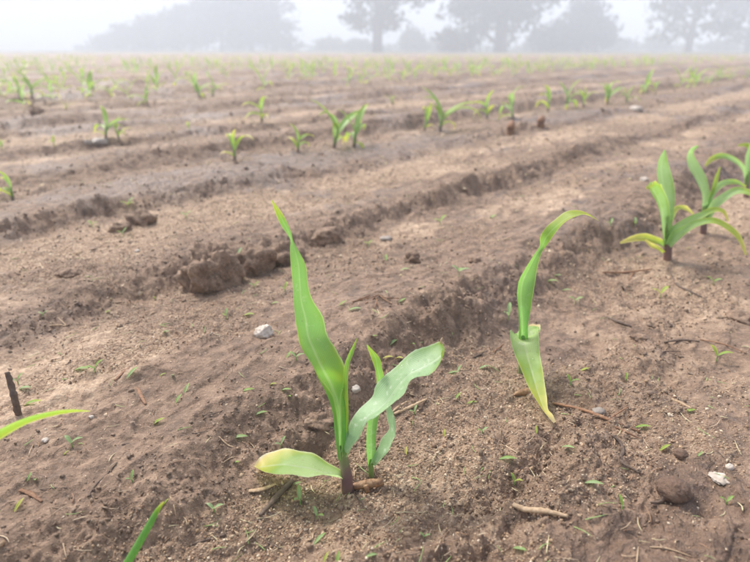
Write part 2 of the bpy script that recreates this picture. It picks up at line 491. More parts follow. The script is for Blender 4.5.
mx = nd(nt, 'ShaderNodeMixShader'); nt.links.new(math_(nt, 'MULTIPLY_ADD', fr.outputs[0], .3, .06), mx.inputs[0])
nt.links.new(tb.outputs[0], mx.inputs[1]); nt.links.new(gb.outputs[0], mx.inputs[2]); nt.links.new(mx.outputs[0], out.inputs['Surface'])
M_WATER = mw
mg, nt, bs, out = mat('grain'); bs.inputs['Roughness'].default_value = .65
ca = attr(nt, 'gcol'); nt.links.new(ca.outputs['Color'], bs.inputs['Base Color'])
M_GRAIN = mg

# ------------------------------------------------------------------ ground: one sheet, finest where the camera looks
th = np.concatenate([np.radians(np.arange(-180, -52, 4.0)), np.linspace(math.radians(-51), math.radians(51), 780), np.radians(np.arange(53, 180, 4.0))])
rr = np.concatenate([[.004, .05, .10, .14], np.geomspace(.16, 2.4, 660), np.geomspace(2.43, 12, 150), np.geomspace(12.6, 420, 70)])
TH, RR = np.meshgrid(th, rr)
gx, gy = RR * np.sin(TH), RR * np.cos(TH)
gz, grit, wet, edg, sand = terrain(gx.ravel(), gy.ravel(), masks=2)
n, m = RR.shape
F = grid_faces(n, m, wrap=True)[:, ::-1]
grass = sstep(30, 40, (gy + gx * .25 + 2.5 * noise(gx * .3, gy * .3, 90)).ravel()) * .9
mesh_ob('ground', np.stack([gx.ravel(), gy.ravel(), gz], 1), F, M_SOIL, attrs={'grit': grit, 'wet': wet, 'grass': grass, 'sand': sand})
tag(bpy.data.objects['ground'], 'wet brown ploughed soil with furrows and gritty patches', kind='structure')

# ------------------------------------------------------------------ fog
def haze_box():
    x, y0, y1, z0, z1 = 430, -430, 430, -1.5, 15
    v = [(sx * x, y, z) for z in (z0, z1) for sx, y in ((-1, y0), (1, y0), (1, y1), (-1, y1))]
    f = [(3, 2, 1, 0), (4, 5, 6, 7), (0, 1, 5, 4), (1, 2, 6, 5), (2, 3, 7, 6), (3, 0, 4, 7)]
    mh = bpy.data.materials.new('fog'); mh.use_nodes = True
    nt = mh.node_tree; nt.nodes.clear()
    o = nt.nodes.new('ShaderNodeOutputMaterial'); pv = nt.nodes.new('ShaderNodeVolumePrincipled')
    pv.inputs['Color'].default_value = (.885, .938, 1.0, 1); pv.inputs['Density'].default_value = HAZE
    pv.inputs['Anisotropy'].default_value = .0
    nt.links.new(pv.outputs[0], o.inputs['Volume'])
    ob = mesh_ob('haze', v, f, mh, smooth=False)
    tag(ob, 'white morning fog over the field', kind='stuff')
HAZE = .0205
haze_box()

# ------------------------------------------------------------------ trees in the fog
def tree_crown(lobes, count, size, seed):
    r = np.random.default_rng(seed)
    lob = np.array(lobes)                       # cx,cy,cz,rx,ry,rz
    vol = lob[:, 3] * lob[:, 5]; pick = r.choice(len(lob), count, p=vol / vol.sum())
    d = r.normal(0, 1, (count, 3)); d /= np.linalg.norm(d, axis=1)[:, None]
    rad = r.uniform(.25, 1, count) ** .45
    # twig clumps: pull leaves to a few hundred centres so that gaps open between them
    c = lob[pick, :3] + d * lob[pick, 3:] * rad[:, None]
    ncl = max(60, count // 24)
    cc = c[r.integers(0, count, ncl)]
    own = r.integers(0, ncl, count)
    c = cc[own] + r.normal(0, size * 1.6, (count, 3)) * np.array([1, 1, .6])
    a = r.normal(0, 1, (count, 3)); a /= np.linalg.norm(a, axis=1)[:, None]
    b = np.cross(a, r.normal(0, 1, (count, 3))); b /= np.linalg.norm(b, axis=1)[:, None]
    s = size * r.uniform(.5, 1.2, count)[:, None]
    V = np.stack([c - a * s, c + b * s * .55, c + a * s, c - b * s * .55], 1).reshape(-1, 3)
    return V, np.arange(count * 4).reshape(-1, 4), cc

def make_tree(name, label, cat, u, D, hw, vbot, vtop, seed, dense=1.0, lobes=None, group=None, trunk_px=7):
    p = ground_far(u, D); k = px((p[0], D, 0))
    zb, zt, w = (49 - vbot) * k, (49 - vtop) * k, hw * k
    zb = max(zb, .15)
    o = thing(name, label, cat, p, group)
    r = np.random.default_rng(seed)
    hc = (zt - zb)
    lb = []
    nl = int((lobes or 13) * 2.0)
    for i in range(nl):
        f = (i + .5) / nl
        prof = min(1, .78 + f * 2) * math.sqrt(max(.1, 1 - max(0, f - .45) ** 2 * 2.6))
        a = r.uniform(0, 6.28) if i % 2 else r.choice([0, math.pi]) + r.normal(0, .5); q = r.uniform(.1, .95) * w * prof
        rad = w * r.uniform(.26, .44) * (.55 + .45 * prof)
        lb.append((q * math.cos(a), q * math.sin(a), zb + rad * .55 + (hc - rad * .9) * f, rad, rad, rad * .62))
    cnt = int(min(7000, 900 + dense * 95 * w * hc))
    V, Fc, cc = tree_crown(lb, cnt, .29, seed)
    V[:, 2] = np.maximum(V[:, 2], .05)
    mesh_ob('crown', V, Fc, M_TREE, o, smooth=False)
    tr = trunk_px * k / 2
    ht = zb + hc * .75
    V, F3, tt = tube([(0, 0, -.2), (r.normal(0, .1), 0, ht * .35), (r.normal(0, .25), r.normal(0, .2), ht * .7), (r.normal(0, .3), 0, ht)], [tr * 1.35, tr, tr * .7, tr * .25], 14, 8)
    tk = mesh_ob('trunk', V, F3, M_TRUNK, o)
    order = r.permutation(len(lb))[:7]
    for i in order:
        c = np.array(lb[i][:3]); zs = max(zb * .8, c[2] - w * .5)
        V, F3, tt = tube([(0, 0, zs), (c[0] * .45, c[1] * .45, zs + (c[2] - zs) * .65), tuple(c)], [tr * .5, tr * .33, tr * .12], 8, 6)
        mesh_ob('limb', V, F3, M_TRUNK, tk)
    return o

def ground_far(u, D):
    d = ray(u, 49.0); x = d[0] / d[1] * D
    return (x, D, zat(x, D) - .02)

G = 'trees along the foggy field edge'
make_tree('tree', 'lone spreading tree with bare lower trunk above the middle of the field', 'tree', 377, 50, 40, 34, -75, 1, .75, group=G, trunk_px=8)
make_tree('tree', 'broad dark dense tree between the lone tree and the domed clump', 'tree', 500, 50, 56, 44, -85, 2, 1.25, 18, G, 11)
make_tree('tree', 'open spreading tree with layered limbs, second from the right edge', 'tree', 688, 48, 37, 38, -60, 3, .6, group=G, trunk_px=6)
make_tree('tree', 'pale open tree at the far right edge of the field', 'tree', 747, 54, 30, 42, -60, 4, .55, group=G, trunk_px=5)
make_tree('tree', 'round-topped tallest tree of the domed clump', 'tree', 578, 56, 24, 49, 3, 5, 1.3, 9, G, 4)
make_tree('tree', 'low left shoulder tree of the domed clump', 'tree', 553, 55, 17, 50, 22, 6, 1.4, 7, G, 3)
make_tree('tree', 'low right shoulder tree of the domed clump', 'tree', 598, 57, 13, 50, 22, 7, 1.4, 7, G, 3)
GR = 'grove of trees on the left horizon'
for i, (u, hw, vt, lab) in enumerate([(108, 17, 36, 'lowest tree at the left end of the foggy grove'), (134, 22, 24, 'second tree from the left end of the foggy grove'),
        (163, 24, 15, 'third tree from the left end of the foggy grove'), (192, 26, 6, 'middle tree of the foggy grove'), (222, 28, -8, 'tall tree right of the middle of the foggy grove'),
        (252, 28, -16, 'tallest tree of the foggy grove on the left'), (276, 21, -6, 'rightmost tree of the foggy grove on the left')]):
    make_tree('tree', lab, 'tree', u, 78 - i * 1.5, hw, 50, vt, 20 + i, 1.5, 10, GR, 4)
for i, (u, hw, vt, D, lab) in enumerate([(333, 13, 41, 70, 'low rounded shrub left of the lone tree'), (355, 9, 42, 68, 'small low shrub close to the lone tree trunk'), (412, 7, 31, 66, 'slim young tree right of the lone tree'),
        (430, 15, 43, 72, 'low wide shrub between lone tree and broad tree'), (455, 11, 32, 51, 'bush at the left foot of the broad tree'), (622, 15, 41, 70, 'low shrub right of the domed clump'), (655, 8, 37, 66, 'small bush left of the open layered tree'),
        (540, 9, 42, 62, 'bush at the right foot of the broad tree'), (717, 12, 44, 64, 'low bush between the two rightmost trees')]):
    make_tree('young_tree' if 'tree right' in lab else 'shrub', lab, 'shrub', u, D, hw, 50, vt, 40 + i, 1.6, 5, 'shrubs along the foggy field edge', 2)

def hedge(u0, u1, D, label, seed):
    a, c = ground_far(u0, D), ground_far(u1, D)
    r = np.random.default_rng(seed); lb = []
    x = a[0]
    while x < c[0]:
        h = r.uniform(.35, .85); lb.append((x - a[0], r.normal(0, .5), h * .5, r.uniform(.7, 1.3), .8, h * .62)); x += r.uniform(.5, 1.0)
    V, Fc, cc = tree_crown(lb, 260 * len(lb) // 3, .2, seed)
    V[:, 2] = np.maximum(V[:, 2], .02)
    o = mesh_ob('hedge', V, Fc, M_TREE, smooth=False); o.location = a
    tag(o, label, 'hedge')
hedge(296, 800, 72, 'low hazy hedge joining the feet of the trees on the right', 501)
hedge(80, 296, 84, 'low hazy hedge along the foot of the foggy grove', 502)

# ------------------------------------------------------------------ maize seedlings close to the camera
def leaf_px(plant, base, rows, curl, yel, mate=None, dy0=0., name='leaf', label=None, **kw):
    """rows: (uL, vL, dL, uR, vR, dR); d = distance behind the plant's foot in camera heights"""
    Y0 = base[1]
    L = [at(a, b, Y0 + d * CAM_H) for a, b, d, _, _, _ in rows]
    R = [at(a, b, Y0 + d * CAM_H) for _, _, _, a, b, d in rows]
    V, Fq, uv, ye = ribbon(L, R, curl, yel, **kw)
    o = mesh_ob(name, V, Fq, mate or M_LEAF, plant, {'yel': ye}, uv, origin=base)
    if label: o['label'] = label
    return o, V

def stem_px(plant, base, pts, radii, t0=0., t1=1.):
    C = [at(u, v, base[1] + d * CAM_H) for u, v, d in pts]
    C[0] = np.array(base) - np.array([0, 0, .006])
    V, F3, tt = tube(C, [r * px(c) for r, c in zip(radii, C)], 22, 12)
    return mesh_ob('stem', V, F3, M_STEM, plant, {'tt': t0 + (t1 - t0) * tt}, origin=base)

def dew(parent, base, V, count, rad, seed, lo=.1, hi=1.):
    r = np.random.default_rng(seed); iv, jf = ico(2)
    nv = len(V); idx = r.integers(int(lo * nv), int(hi * nv), count)
    VV, FF = [], []
    for k, i in enumerate(idx):
        s = rad * r.uniform(.4, 1.0)
        VV.append(iv * s * np.array([1, 1, .8]) + V[i] + (np.array([0, 0, CAM_H]) - V[i]) / np.linalg.norm(V[i] - np.array([0, 0, CAM_H])) * s * .3)
        FF.append(jf + k * len(iv))
    o = mesh_ob('dew_drops', np.vstack(VV), np.vstack(FF), M_WATER, parent, origin=base)
    o['kind'] = 'stuff'
    return o

GN = 'maize seedlings of the nearest row'
# --- the main seedling
b = ground(347, 491)
pl = thing('maize_seedling', 'large sharp maize seedling with tall twisted leaf and drooping yellow-tipped lower leaf', 'seedling', b, GN)
stem_px(pl, b, [(348, 492, 0), (347, 478, 0), (344, 462, 0), (342, 452, 0), (341, 446, .0)], [6.0, 5.7, 4.8, 4.0, 1.5], .05, .78)
lf, V = leaf_px(pl, b, [(338, 458, 0, 346, 458, 0), (335, 436, 0, 346, 436, 0), (332.5, 412, .01, 346, 412, .01), (325, 391, .02, 344, 391, .03), (312, 369, .02, 342, 372, .05), (300, 350, .03, 335, 352, .08),
    (295.5, 335, .04, 326, 336, .10), (293, 318, .06, 321.5, 318, .11), (292.5, 302, .08, 312, 301, .11), (292.5, 284, .10, 308, 286, .11), (291, 266, .11, 306, 266, .11), (290.3, 250, .12, 298.5, 250, .11), (290.6, 241, .12, 293, 240, .12),
    (287.5, 234.5, .12, 291.5, 233, .12), (281, 225, .12, 287.5, 223, .12), (275.5, 213, .12, 281.5, 212, .12), (271.3, 200, .12, 271.9, 199.6, .12)],
    [2.95, 2.95, 2.9, 2.7, 1.45, .85, .7, .6, .55, .5, .5, .5, .5, .5, .4, .4, .4], [.05, .08, .2, .28, .22, .12, .08, .08, .12, .1, .12, .4, .5], n=110, m=17, wave=.06, seed=3, label='tall upright leaf with a twist below its tip')
dew(lf, b, V, 14, .0006, 5, .3, .8)
leaf_px(pl, b, [(341, 458, .004, 347, 458, .004), (341, 430, .006, 348.5, 430, .006), (342.5, 405, .012, 348.5, 405, .012), (343, 386, .014, 348, 386, .014), (344, 368, .015, 349, 366, .015), (348.5, 354, .02, 353.5, 353, .02), (357, 338, .03, 357.4, 338, .03)],
    [2.4, 2.2, 1.6, 1.1, .8, .7, .6], [.25, .35, .4, .4, .3, .3, .5], n=46, m=9, seed=4, label='narrow young leaf')
lf, V = leaf_px(pl, b, [(341, 452, -.01, 348, 456, -.02), (346.5, 443, -.005, 353, 446, -.03), (350.5, 432, .01, 361, 438, -.04), (355, 418, .03, 366.5, 428, -.04), (362, 407.5, .05, 370, 421, -.03), (374, 398, .07, 379, 417, -.02), (379, 388, .09, 393, 409, -.01),
    (390, 372.5, .11, 403, 396, .0), (404, 361, .12, 412, 384, .01), (419, 352.5, .12, 427, 378, .02), (432, 346.5, .12, 437, 370, .03), (440.5, 342.5, .12, 442.5, 361, .05), (441.8, 342, .11, 442.6, 352, .07)],
    [2.0, 1.3, .9, .7, .6, .55, .5, .45, .45, .5, .55, .6, .6], [.1, .05, .0, -.05, -.05, -.05, 0, .0, .05, .15, .3, .5], M_LEAF_B, n=80, m=17, wave=.10, seed=8, label='broad dewy leaf reaching right with a blunt torn tip')
dew(lf, b, V, 44, .0009, 6, .3, 1.)
tp = at(441.8, 340, b[1] + .11 * CAM_H)
V1, F1, t1 = tube([at(440.5, 345, b[1] + .115 * CAM_H), at(441.5, 340, b[1] + .115 * CAM_H), at(442.5, 337.5, b[1] + .115 * CAM_H)], [.0006, .0007, .0002], 8, 6)
mesh_ob('dry_tip', V1, F1, M_STRAW, lf, origin=b)
lf, V = leaf_px(pl, b, [(344, 475, .0, 344, 480, -.0), (338, 470.5, .01, 337, 477.5, -.03), (325, 463.5, .03, 325, 477, -.04), (312, 454.5, .05, 312, 478.5, -.05), (298, 451.8, .06, 298, 477.5, -.05), (284, 450.3, .07, 284, 475.5, -.04), (271, 453, .07, 271, 474.8, -.02), (260, 459, .06, 261, 471.5, 0), (254.3, 465, .03, 254.6, 467, .02)],
    [1.4, 1.0, .6, .4, .3, .3, .35, .5, .5], [.12, .02, .0, .05, .18, .34, .55, .72, .85], M_LEAF_P, n=60, m=15, wave=.03, side=-.5, seed=9, label='lowest leaf with yellow rounded end above the mud')
dew(lf, b, V, 20, .0005, 7)
# --- its small companion behind
b = ground(372, 476)
pl = thing('maize_seedling', 'smaller maize seedling half hidden behind the large one', 'seedling', b, GN)
stem_px(pl, b, [(372, 478, 0), (371, 468, 0), (371, 460, 0)], [2.6, 2.6, 1.4], .5, .9)
leaf_px(pl, b, [(368, 466, 0, 374, 466, 0), (366.5, 452, 0, 376, 452, 0), (366.5, 436, .01, 376, 436, .01), (367.5, 420, .02, 378, 420, .02), (371, 402, .03, 382, 402, .03), (376, 386, .05, 386, 386, .06), (375, 371, .05, 382, 370, .06), (371, 357, .06, 379.5, 357.5, .06), (366.6, 345, .06, 367.6, 344.6, .06)],
    [2.2, 1.8, 1.2, .9, .8, .8, .9, .8, .6], [.1, .05, .05, .1, .15, .25, .3, .45], n=56, m=11, seed=12)
leaf_px(pl, b, [(370, 464, -.01, 375, 466, -.01), (377, 452, .0, 382, 460, -.03), (384, 440, .02, 391, 449, -.03), (390, 428, .03, 395.5, 436, -.03), (389, 414, .05, 395.5, 420, -.0), (384, 404, .06, 391, 406, .04), (384, 399, .07, 385, 399, .06)],
    [1.8, 1.0, .6, .6, .6, .6], [.0, -.05, 0, 0, .05], M_LEAF_B, n=40, m=11, wave=.1, seed=13)
# --- second in the row
b = ground(523, 372)
pl = thing('maize_seedling', 'maize seedling with one arched leaf and a pale leaf hanging down its front', 'seedling', b, GN)
stem_px(pl, b, [(523, 374, 0), (523, 356, 0), (523, 345, 0), (523, 336, 0)], [4.5, 4.2, 3.6, 1.5], .5, .95)
leaf_px(pl, b, [(518.5, 340, 0, 528, 340, 0), (519, 324, 0, 527.8, 324, 0), (517.5, 308, 0, 529, 308, .01), (515.3, 294, .01, 531, 294, .03), (517, 281, .02, 533.5, 281, .05), (523.5, 270, .04, 536.5, 268, .06), (532.5, 256.5, .06, 540.5, 255, .07), (539.5, 246, .08, 545, 247.5, .08), (540.5, 236.5, .08, 551, 239.5, .06), (546, 228, .08, 557.5, 231, .04), (555, 220.5, .08, 566, 222.5, .03), (566, 212.5, .08, 576, 217.5, .02), (578, 211, .07, 586, 215.2, .02), (589, 214.3, .05, 592, 217.5, .03), (599, 221, .03, 599.4, 221.6, .03)],
    [2.5, 2.2, 1.6, 1.2, .8, .6, .5, .5, .4, .4, .4, .4, .4, .4], [.1, .1, .12, .15, .2, .22, .25, .33, .4, .45, .5, .7], n=96, m=15, seed=15, label='tall leaf arching over to the right')
lf, V = leaf_px(pl, b, [(519, 338, .03, 538, 325, .06), (511, 334.5, .02, 538.5, 331, .02), (510.5, 341, -.03, 538.7, 340, -.04), (514.5, 354, -.06, 540, 355, -.08), (520, 367.5, -.1, 543, 371, -.13), (525.5, 381, -.15, 545, 385, -.18), (532, 394, -.2, 546.8, 398, -.22), (540, 407, -.25, 548, 409, -.26), (546, 415, -.29, 552.5, 415, -.29), (553.5, 423, -.31, 556, 421.5, -.31)],
    [1.3, 1.2, .8, .5, .45, .45, .45, .6, .9, .7], [.3, .12, .1, .18, .28, .4, .55, .7, .85, 1.], M_LEAF_P, n=64, m=15, wave=.1, seed=16, label='pale hanging leaf yellowing to its tip')
dew(lf, b, V, 26, .0012, 8, 0, .6)
lf, V = leaf_px(pl, b, [(526, 338, .03, 527, 338, .03), (527, 330, .06, 538, 334, .03), (529, 325.5, .08, 540.5, 327.5, .05), (533, 324, .09, 540, 324.4, .07)], [.7, .4, .3, .3], [.5, .8, .95, 1.], n=20, m=9, seed=17, label='cream flap of the withered leaf')
# --- third
b = ground(668, 259)
pl = thing('maize_seedling', 'bushy maize seedling with two long leaves arching right, yellow leaf left', 'seedling', b, GN)
stem_px(pl, b, [(668, 260, 0), (668, 246, 0), (667, 230, 0), (667, 215, 0)], [4.0, 3.8, 3.4, 2.5], .1, .9)
def simple_leaf(pl, b, mid, yel, mate=M_LEAF_R, curl=.6, n=36, seed=0, **kw):
    """mid: (u, v, d, half width in px); the blade lies across its run"""
    rows = []
    for i, (u, v, d, hw) in enumerate(mid):
        a, c = mid[max(0, i - 1)], mid[min(len(mid) - 1, i + 1)]
        tx, ty = c[0] - a[0], c[1] - a[1]; ln = math.hypot(tx, ty) or 1
        nx, ny = ty / ln * hw, -tx / ln * hw
        k = .004 * hw * abs(tx) / ln
        s = 1 if ny < 0 else -1
        rows.append((u - nx, v - ny, d - k * s, u + nx, v + ny, d + k * s))
    return leaf_px(pl, b, rows, [1.9, curl, curl, curl * .8], yel, mate, n=n, m=9, seed=seed, wave=.08, **kw)
leaf_px(pl, b, [(663.5, 236, 0, 670, 236, 0), (662, 215, .02, 672, 215, .02), (661, 200, .04, 674, 200, .05), (657.5, 186, .05, 673, 186, .08), (655.8, 173, .07, 670, 173, .1), (658, 160, .09, 667.5, 162, .1), (664, 150, .1, 665.5, 150, .1)], [2.2, 1.5, .9, .7, .6, .6, .5], [.1, .1, .12, .15, .15, .2], M_LEAF_R, n=50, seed=21)
leaf_px(pl, b, [(663.5, 244, -.02, 669, 244, -.02), (661.5, 228, -.02, 669.5, 228, -.02), (659, 213, -.03, 668.5, 213, -.01), (655, 202, -.05, 666.5, 200, -.01), (650, 194, -.08, 661, 188, -.03), (646.5, 187, -.12, 658, 182.5, -.06), (647, 190, -.16, 652, 184, -.12)], [2.2, 1.6, 1.0, .8, .8, .9, .9], [.1, .15, .2, .25, .35, .5], M_LEAF_R, n=44, seed=22)
simple_leaf(pl, b, [(667, 244, -.02, 3), (673, 233, -.03, 5), (686, 223, -.03, 4.5), (700, 216, -.03, 3.5), (713, 210, -.03, 2.6), (723, 211.5, -.05, 2.2), (728.5, 221.5, -.07, 1)], [.1, .1, .15, .3, .55, .8], seed=23)
simple_leaf(pl, b, [(668, 246, -.04, 3), (675, 237, -.06, 5), (686, 229, -.08, 4), (698, 223, -.1, 3.3), (714, 221, -.14, 3), (729, 228, -.18, 3), (740, 240, -.22, 2.6), (746, 255, -.26, 1)], [.1, .1, .2, .3, .45, .6, .8], seed=24)
simple_leaf(pl, b, [(665, 246, 0, 2), (657, 241, -.02, 3.5), (643, 237.5, -.05, 4), (632, 239, -.08, 3), (620, 243, -.12, 1)], [.3, .45, .6, .7, .8], seed=25)
simple_leaf(pl, b, [(664, 253, -.02, 1.5), (658, 248, -.06, 2), (651, 245, -.1, 2.2), (645, 240, -.1, 1)], [.5, .7, .8], n=20, seed=26)
simple_leaf(pl, b, [(670, 222, .02, 2), (676, 209, .08, 2.4), (685, 208, .12, 2.4), (693, 214, .14, 1)], [.3, .5, .65, .7], n=20, seed=27)
# --- fourth
b = ground(704, 233)
pl = thing('maize_seedling', 'maize seedling with curled-over tip, just behind the bushy one', 'seedling', b, GN)
stem_px(pl, b, [(704, 235, 0), (704, 222, 0), (705, 205, 0)], [3.2, 3.0, 2.4], .1, .9)
leaf_px(pl, b, [(701.5, 222, 0, 708, 222, 0), (701.5, 207, .02, 709.5, 207, .02), (701, 194, .04, 709, 194, .05), (694.5, 180, .06, 705.5, 178, .09), (688, 169, .08, 699, 166, .12), (686, 158, .1, 693.5, 156, .13), (689.5, 149, .1, 693.5, 151, .12), (697.5, 145, .06, 698.5, 147, .06)], [2.2, 1.6, .9, .7, .6, .6, .6, .6], [.05, .05, .05, .1, .1, .2], M_LEAF_R, n=50, seed=31)
simple_leaf(pl, b, [(706, 214, 0, 2.4), (711, 198, 0, 2), (716, 180, .02, 2.2), (720, 167, .04, .6)], [.3, .4, .45, .6], n=24, seed=32)
simple_leaf(pl, b, [(706, 218, -.02, 2.4), (711, 196, 0, 3), (722, 184, .02, 3), (735, 182, .05, 2.4), (746, 187, .08, 1)], [.1, .1, .25, .45], n=30, seed=33)
simple_leaf(pl, b, [(706, 222, -.02, 2.4), (714, 206, -.04, 4.4), (726, 196, -.06, 4), (738, 190.5, -.08, 3.4), (752, 194, -.14, 3), (764, 205, -.2, 1)], [.05, .05, .1, .35, .6], M_LEAF_R, n=36, seed=34)
# --- fifth, cut by the right edge
b = ground(747, 197)
pl = thing('maize_seedling', 'maize seedling cut off by the right edge, leaf arching left', 'seedling', b, GN)
stem_px(pl, b, [(747, 198, 0), (747, 186, 0), (748, 172, 0)], [2.8, 2.6, 2.0], .1, .9)
simple_leaf(pl, b, [(747, 186, 0, 2.2), (744, 170, -.02, 2.4), (734, 160, -.04, 2.6), (722, 156, -.06, 2.8), (712, 159, -.08, 2.6), (705, 166, -.12, 1)], [.05, .1, .2, .4, .55], n=34, seed=35)
leaf_px(pl, b, [(745, 186, 0, 751, 186, 0), (744, 170, .02, 752, 170, .02), (745, 155, .04, 755, 155, .05), (752, 140, .06, 760, 142, .08), (762, 130, .08, 763, 131, .1)], [2.2, 1.4, .8, .6, .5], [.05, .1, .2], M_LEAF_R, n=30, seed=36)
simple_leaf(pl, b, [(748, 182, .02, 2), (753, 160, .06, 2.4), (748, 146, .1, 2.6), (738, 145.5, .12, 1)], [.3, .4, .6], n=24, seed=37)
simple_leaf(pl, b, [(748, 182, 0, 2), (757, 172, 0, 3), (770, 170, 0, 2.4), (782, 180, -.05, 1)], [.1, .2, .5], n=24, seed=38)
# --- plants nearer than the frame, of which only blades reach in
b = np.array([-.155, .150, zat(-.155, .150)])
pl = thing('maize_seedling', 'out-of-focus maize leaf arching in from the left edge', 'seedling', b, GN)
V, F3, tt = tube([b - [0, 0, .005], b + [0, 0, .04], b + [-.002, .003, .085]], [.0038, .0034, .0026], 14, 10)
mesh_ob('stem', V, F3, M_STEM, pl, {'tt': tt}, origin=b)
E1 = at(-2, 432, .205); E2 = at(88, 410, .235)
mid = [b + [0, 0, .07], b + [.004, .022, .105], at(-45, 462, .185), at(-2, 434, .203), at(25, 420.5, .212), at(50, 413.5, .220), at(72, 410.5, .228), at(90, 411, .234)]
hw = np.array([.0025, .0032, .0037, .0040, .0030, .0024, .0016, .0003])
dirn = np.array([.25, -.45, .85]); dirn /= np.linalg.norm(dirn)
V, Fq, uv, ye = ribbon([p + dirn * w_ for p, w_ in zip(mid, hw)], [p - dirn * w_ for p, w_ in zip(mid, hw)], [1.8, 1.0, .6, .5, .4], [.2, .3, .35, .35, .4, .5], n=50, m=9, seed=41)
mesh_ob('leaf', V, Fq, M_LEAF, pl, {'yel': ye}, uv, origin=b)
L2 = [b + [0, 0, .075], b + [-.01, -.005, .12], b + [-.03, -.02, .15], b + [-.06, -.035, .145]]
V, Fq, uv, ye = ribbon([np.array(p) + [.004, -.004, 0] for p in L2], [np.array(p) - [.004, -.004, 0] for p in L2], [1.6, .7, .6, .5], [.1, .2, .3], n=30, m=9, seed=42, face=b + [0, 0, 1])
mesh_ob('leaf', V, Fq, M_LEAF, pl, {'yel': ye}, uv, origin=b)
g0, g1 = ground(128, 562), ground(163, 503)
b = ground(112, 588)
pl = thing('maize_seedling', 'rolled green shoot with yellow tip, cut off by the bottom edge', 'seedling', b, GN)
V, F3, tt = tube([b - [0, 0, .004], at(119, 576, b[1]), at(128, 562, b[1] + .001), at(147, 529, b[1] + .006), at(157, 511, b[1] + .009), at(163.5, 502, b[1] + .011)], [.0020, .0021, .0020, .0017, .0012, .0004], 48, 12)
mesh_ob('rolled_leaf', V, F3, M_LEAF, pl, {'yel': np.clip(tt - .80, -.1, 1) * 4}, np.stack([tt, tt * 0 + .2], 1), origin=b)

# ------------------------------------------------------------------ generic seedlings for the rows behind
def proto_leaves(seed, nleaf, yellow):
    r = np.random.default_rng(seed)
    out_ = []
    a0 = r.uniform(0, 6.28)
    for i in range(nleaf):
        az = a0 + i * math.pi + r.normal(0, .6)
        up = i / max(1, nleaf - 1)
        ln = r.uniform(.4, .95) * (.75 + .35 * math.sin(up * 2.4))
        el = math.radians(34 + 34 * up + r.normal(0, 17)); droop = r.uniform(.7, 3.1) * (1.15 - .42 * up)
        p = np.array([0, 0, .10 + .22 * up]); pts = []
        for k in range(7):
            pts.append(p.copy())
            e = el - droop * (k / 6) ** 1.5
            p = p + np.array([math.cos(az) * math.cos(e), math.sin(az) * math.cos(e), math.sin(e)]) * ln / 6
        W = np.array([.02, .045, .058, .056, .047, .03, .003]) * r.uniform(.75, 1.3)
        sd_ = np.array([-math.sin(az + r.normal(0, .3)), math.cos(az), 0])
        yl = yellow + (.35 if i == 0 else .05) + r.uniform(0, .15)
        out_.append((pts, W, sd_, [yl * .5, yl * .6, yl * .9, yl * 1.5]))
    return out_

def seedling_geo(seed, nleaf, yellow, n, m):
    res = []
    for pts, W, sd_, yl in proto_leaves(seed, nleaf, yellow):
        L = [p + sd_ * w_ for p, w_ in zip(pts, W)]; R = [p - sd_ * w_ for p, w_ in zip(pts, W)]
        res.append(ribbon(L, R, [1.4, .7, .6, .5], yl, n=n, m=m, seed=seed, face=(0, 0, 9)))
    return res

def parts_seedling(seed, nleaf, yellow):
    meshes = []
    V, F3, tt = tube([(0, 0, -.04), (0, 0, .12), (.005, .005, .30)], [.034, .030, .02], 8, 8)
    o = mesh_ob('stem', V, F3, M_STEM, attrs={'tt': .3 + .7 * tt}); meshes.append(('stem', o.data)); bpy.data.objects.remove(o)
    for V, Fq, uv, ye in seedling_geo(seed, nleaf, yellow, 22, 7):
        o = mesh_ob('leaf', V, Fq, M_LEAF_F, attrs={'yel': ye}, uvw=uv); meshes.append(('leaf', o.data)); bpy.data.objects.remove(o)
    return meshes

def proto_height(meshes):
    return max(max(v.co.z for v in me.vertices) for _, me in meshes)
PROTOS = [parts_seedling(100 + i, [6, 4, 6, 5, 4, 5][i], [.2, .35, .2, .3, .45, .25][i]) for i in range(6)]
def place_seedling(u, v, hpx, label, group, proto, rz=None, lean=0):
    p = ground(u, v); sc = hpx * px(p) * 1.0 / proto_height(PROTOS[proto])
    o = thing('maize_seedling', label, 'seedling', p - np.array([0, 0, .002]), group)
    o.scale = (sc, sc, sc); o.rotation_euler = (random.uniform(-.22, .22), random.uniform(-.22, .22), random.uniform(0, 6.28) if rz is None else rz)
    for nm, me in PROTOS[proto]:
        c = bpy.data.objects.new(nm, me); COL.objects.link(c); c.parent = o
    return o

G2 = 'maize seedlings of the second row'
row2 = [(13, 200, 33, 'short maize seedling with a yellow leaf tip at the left edge', 1), (235, 160, 32, 'bright v-shaped maize seedling left of the tall blade tip', 4), (298, 152, 26, 'small maize seedling just left of the second-row pair', 1),
        (334, 148, 46, 'left seedling of the leafy pair in the second row', 0), (354, 147, 40, 'right seedling of the leafy pair in the second row', 3), (424, 131, 30, 'left of two close seedlings above the main plant', 4), (440, 131, 40, 'right, taller of two close seedlings above the main plant', 0),
        (487, 119, 26, 'seedling left of the rusty stubble in the second row', 1), (513, 119, 30, 'seedling standing right behind the rusty stubble', 2), (548, 112, 26, 'first seedling right of the rusty stubble', 1), (567, 108, 27, 'second seedling right of the rusty stubble', 3),
        (583, 107, 20, 'third seedling right of the rusty stubble', 4), (607, 104, 26, 'fourth, fuller seedling right of the rusty stubble', 2), (626, 103, 18, 'fifth, shorter seedling right of the rusty stubble', 5)]
for u, v, hp, lab, pr in row2:
    place_seedling(u, v, hp, lab, G2, pr)
G3 = 'scattered maize seedlings on the left half'
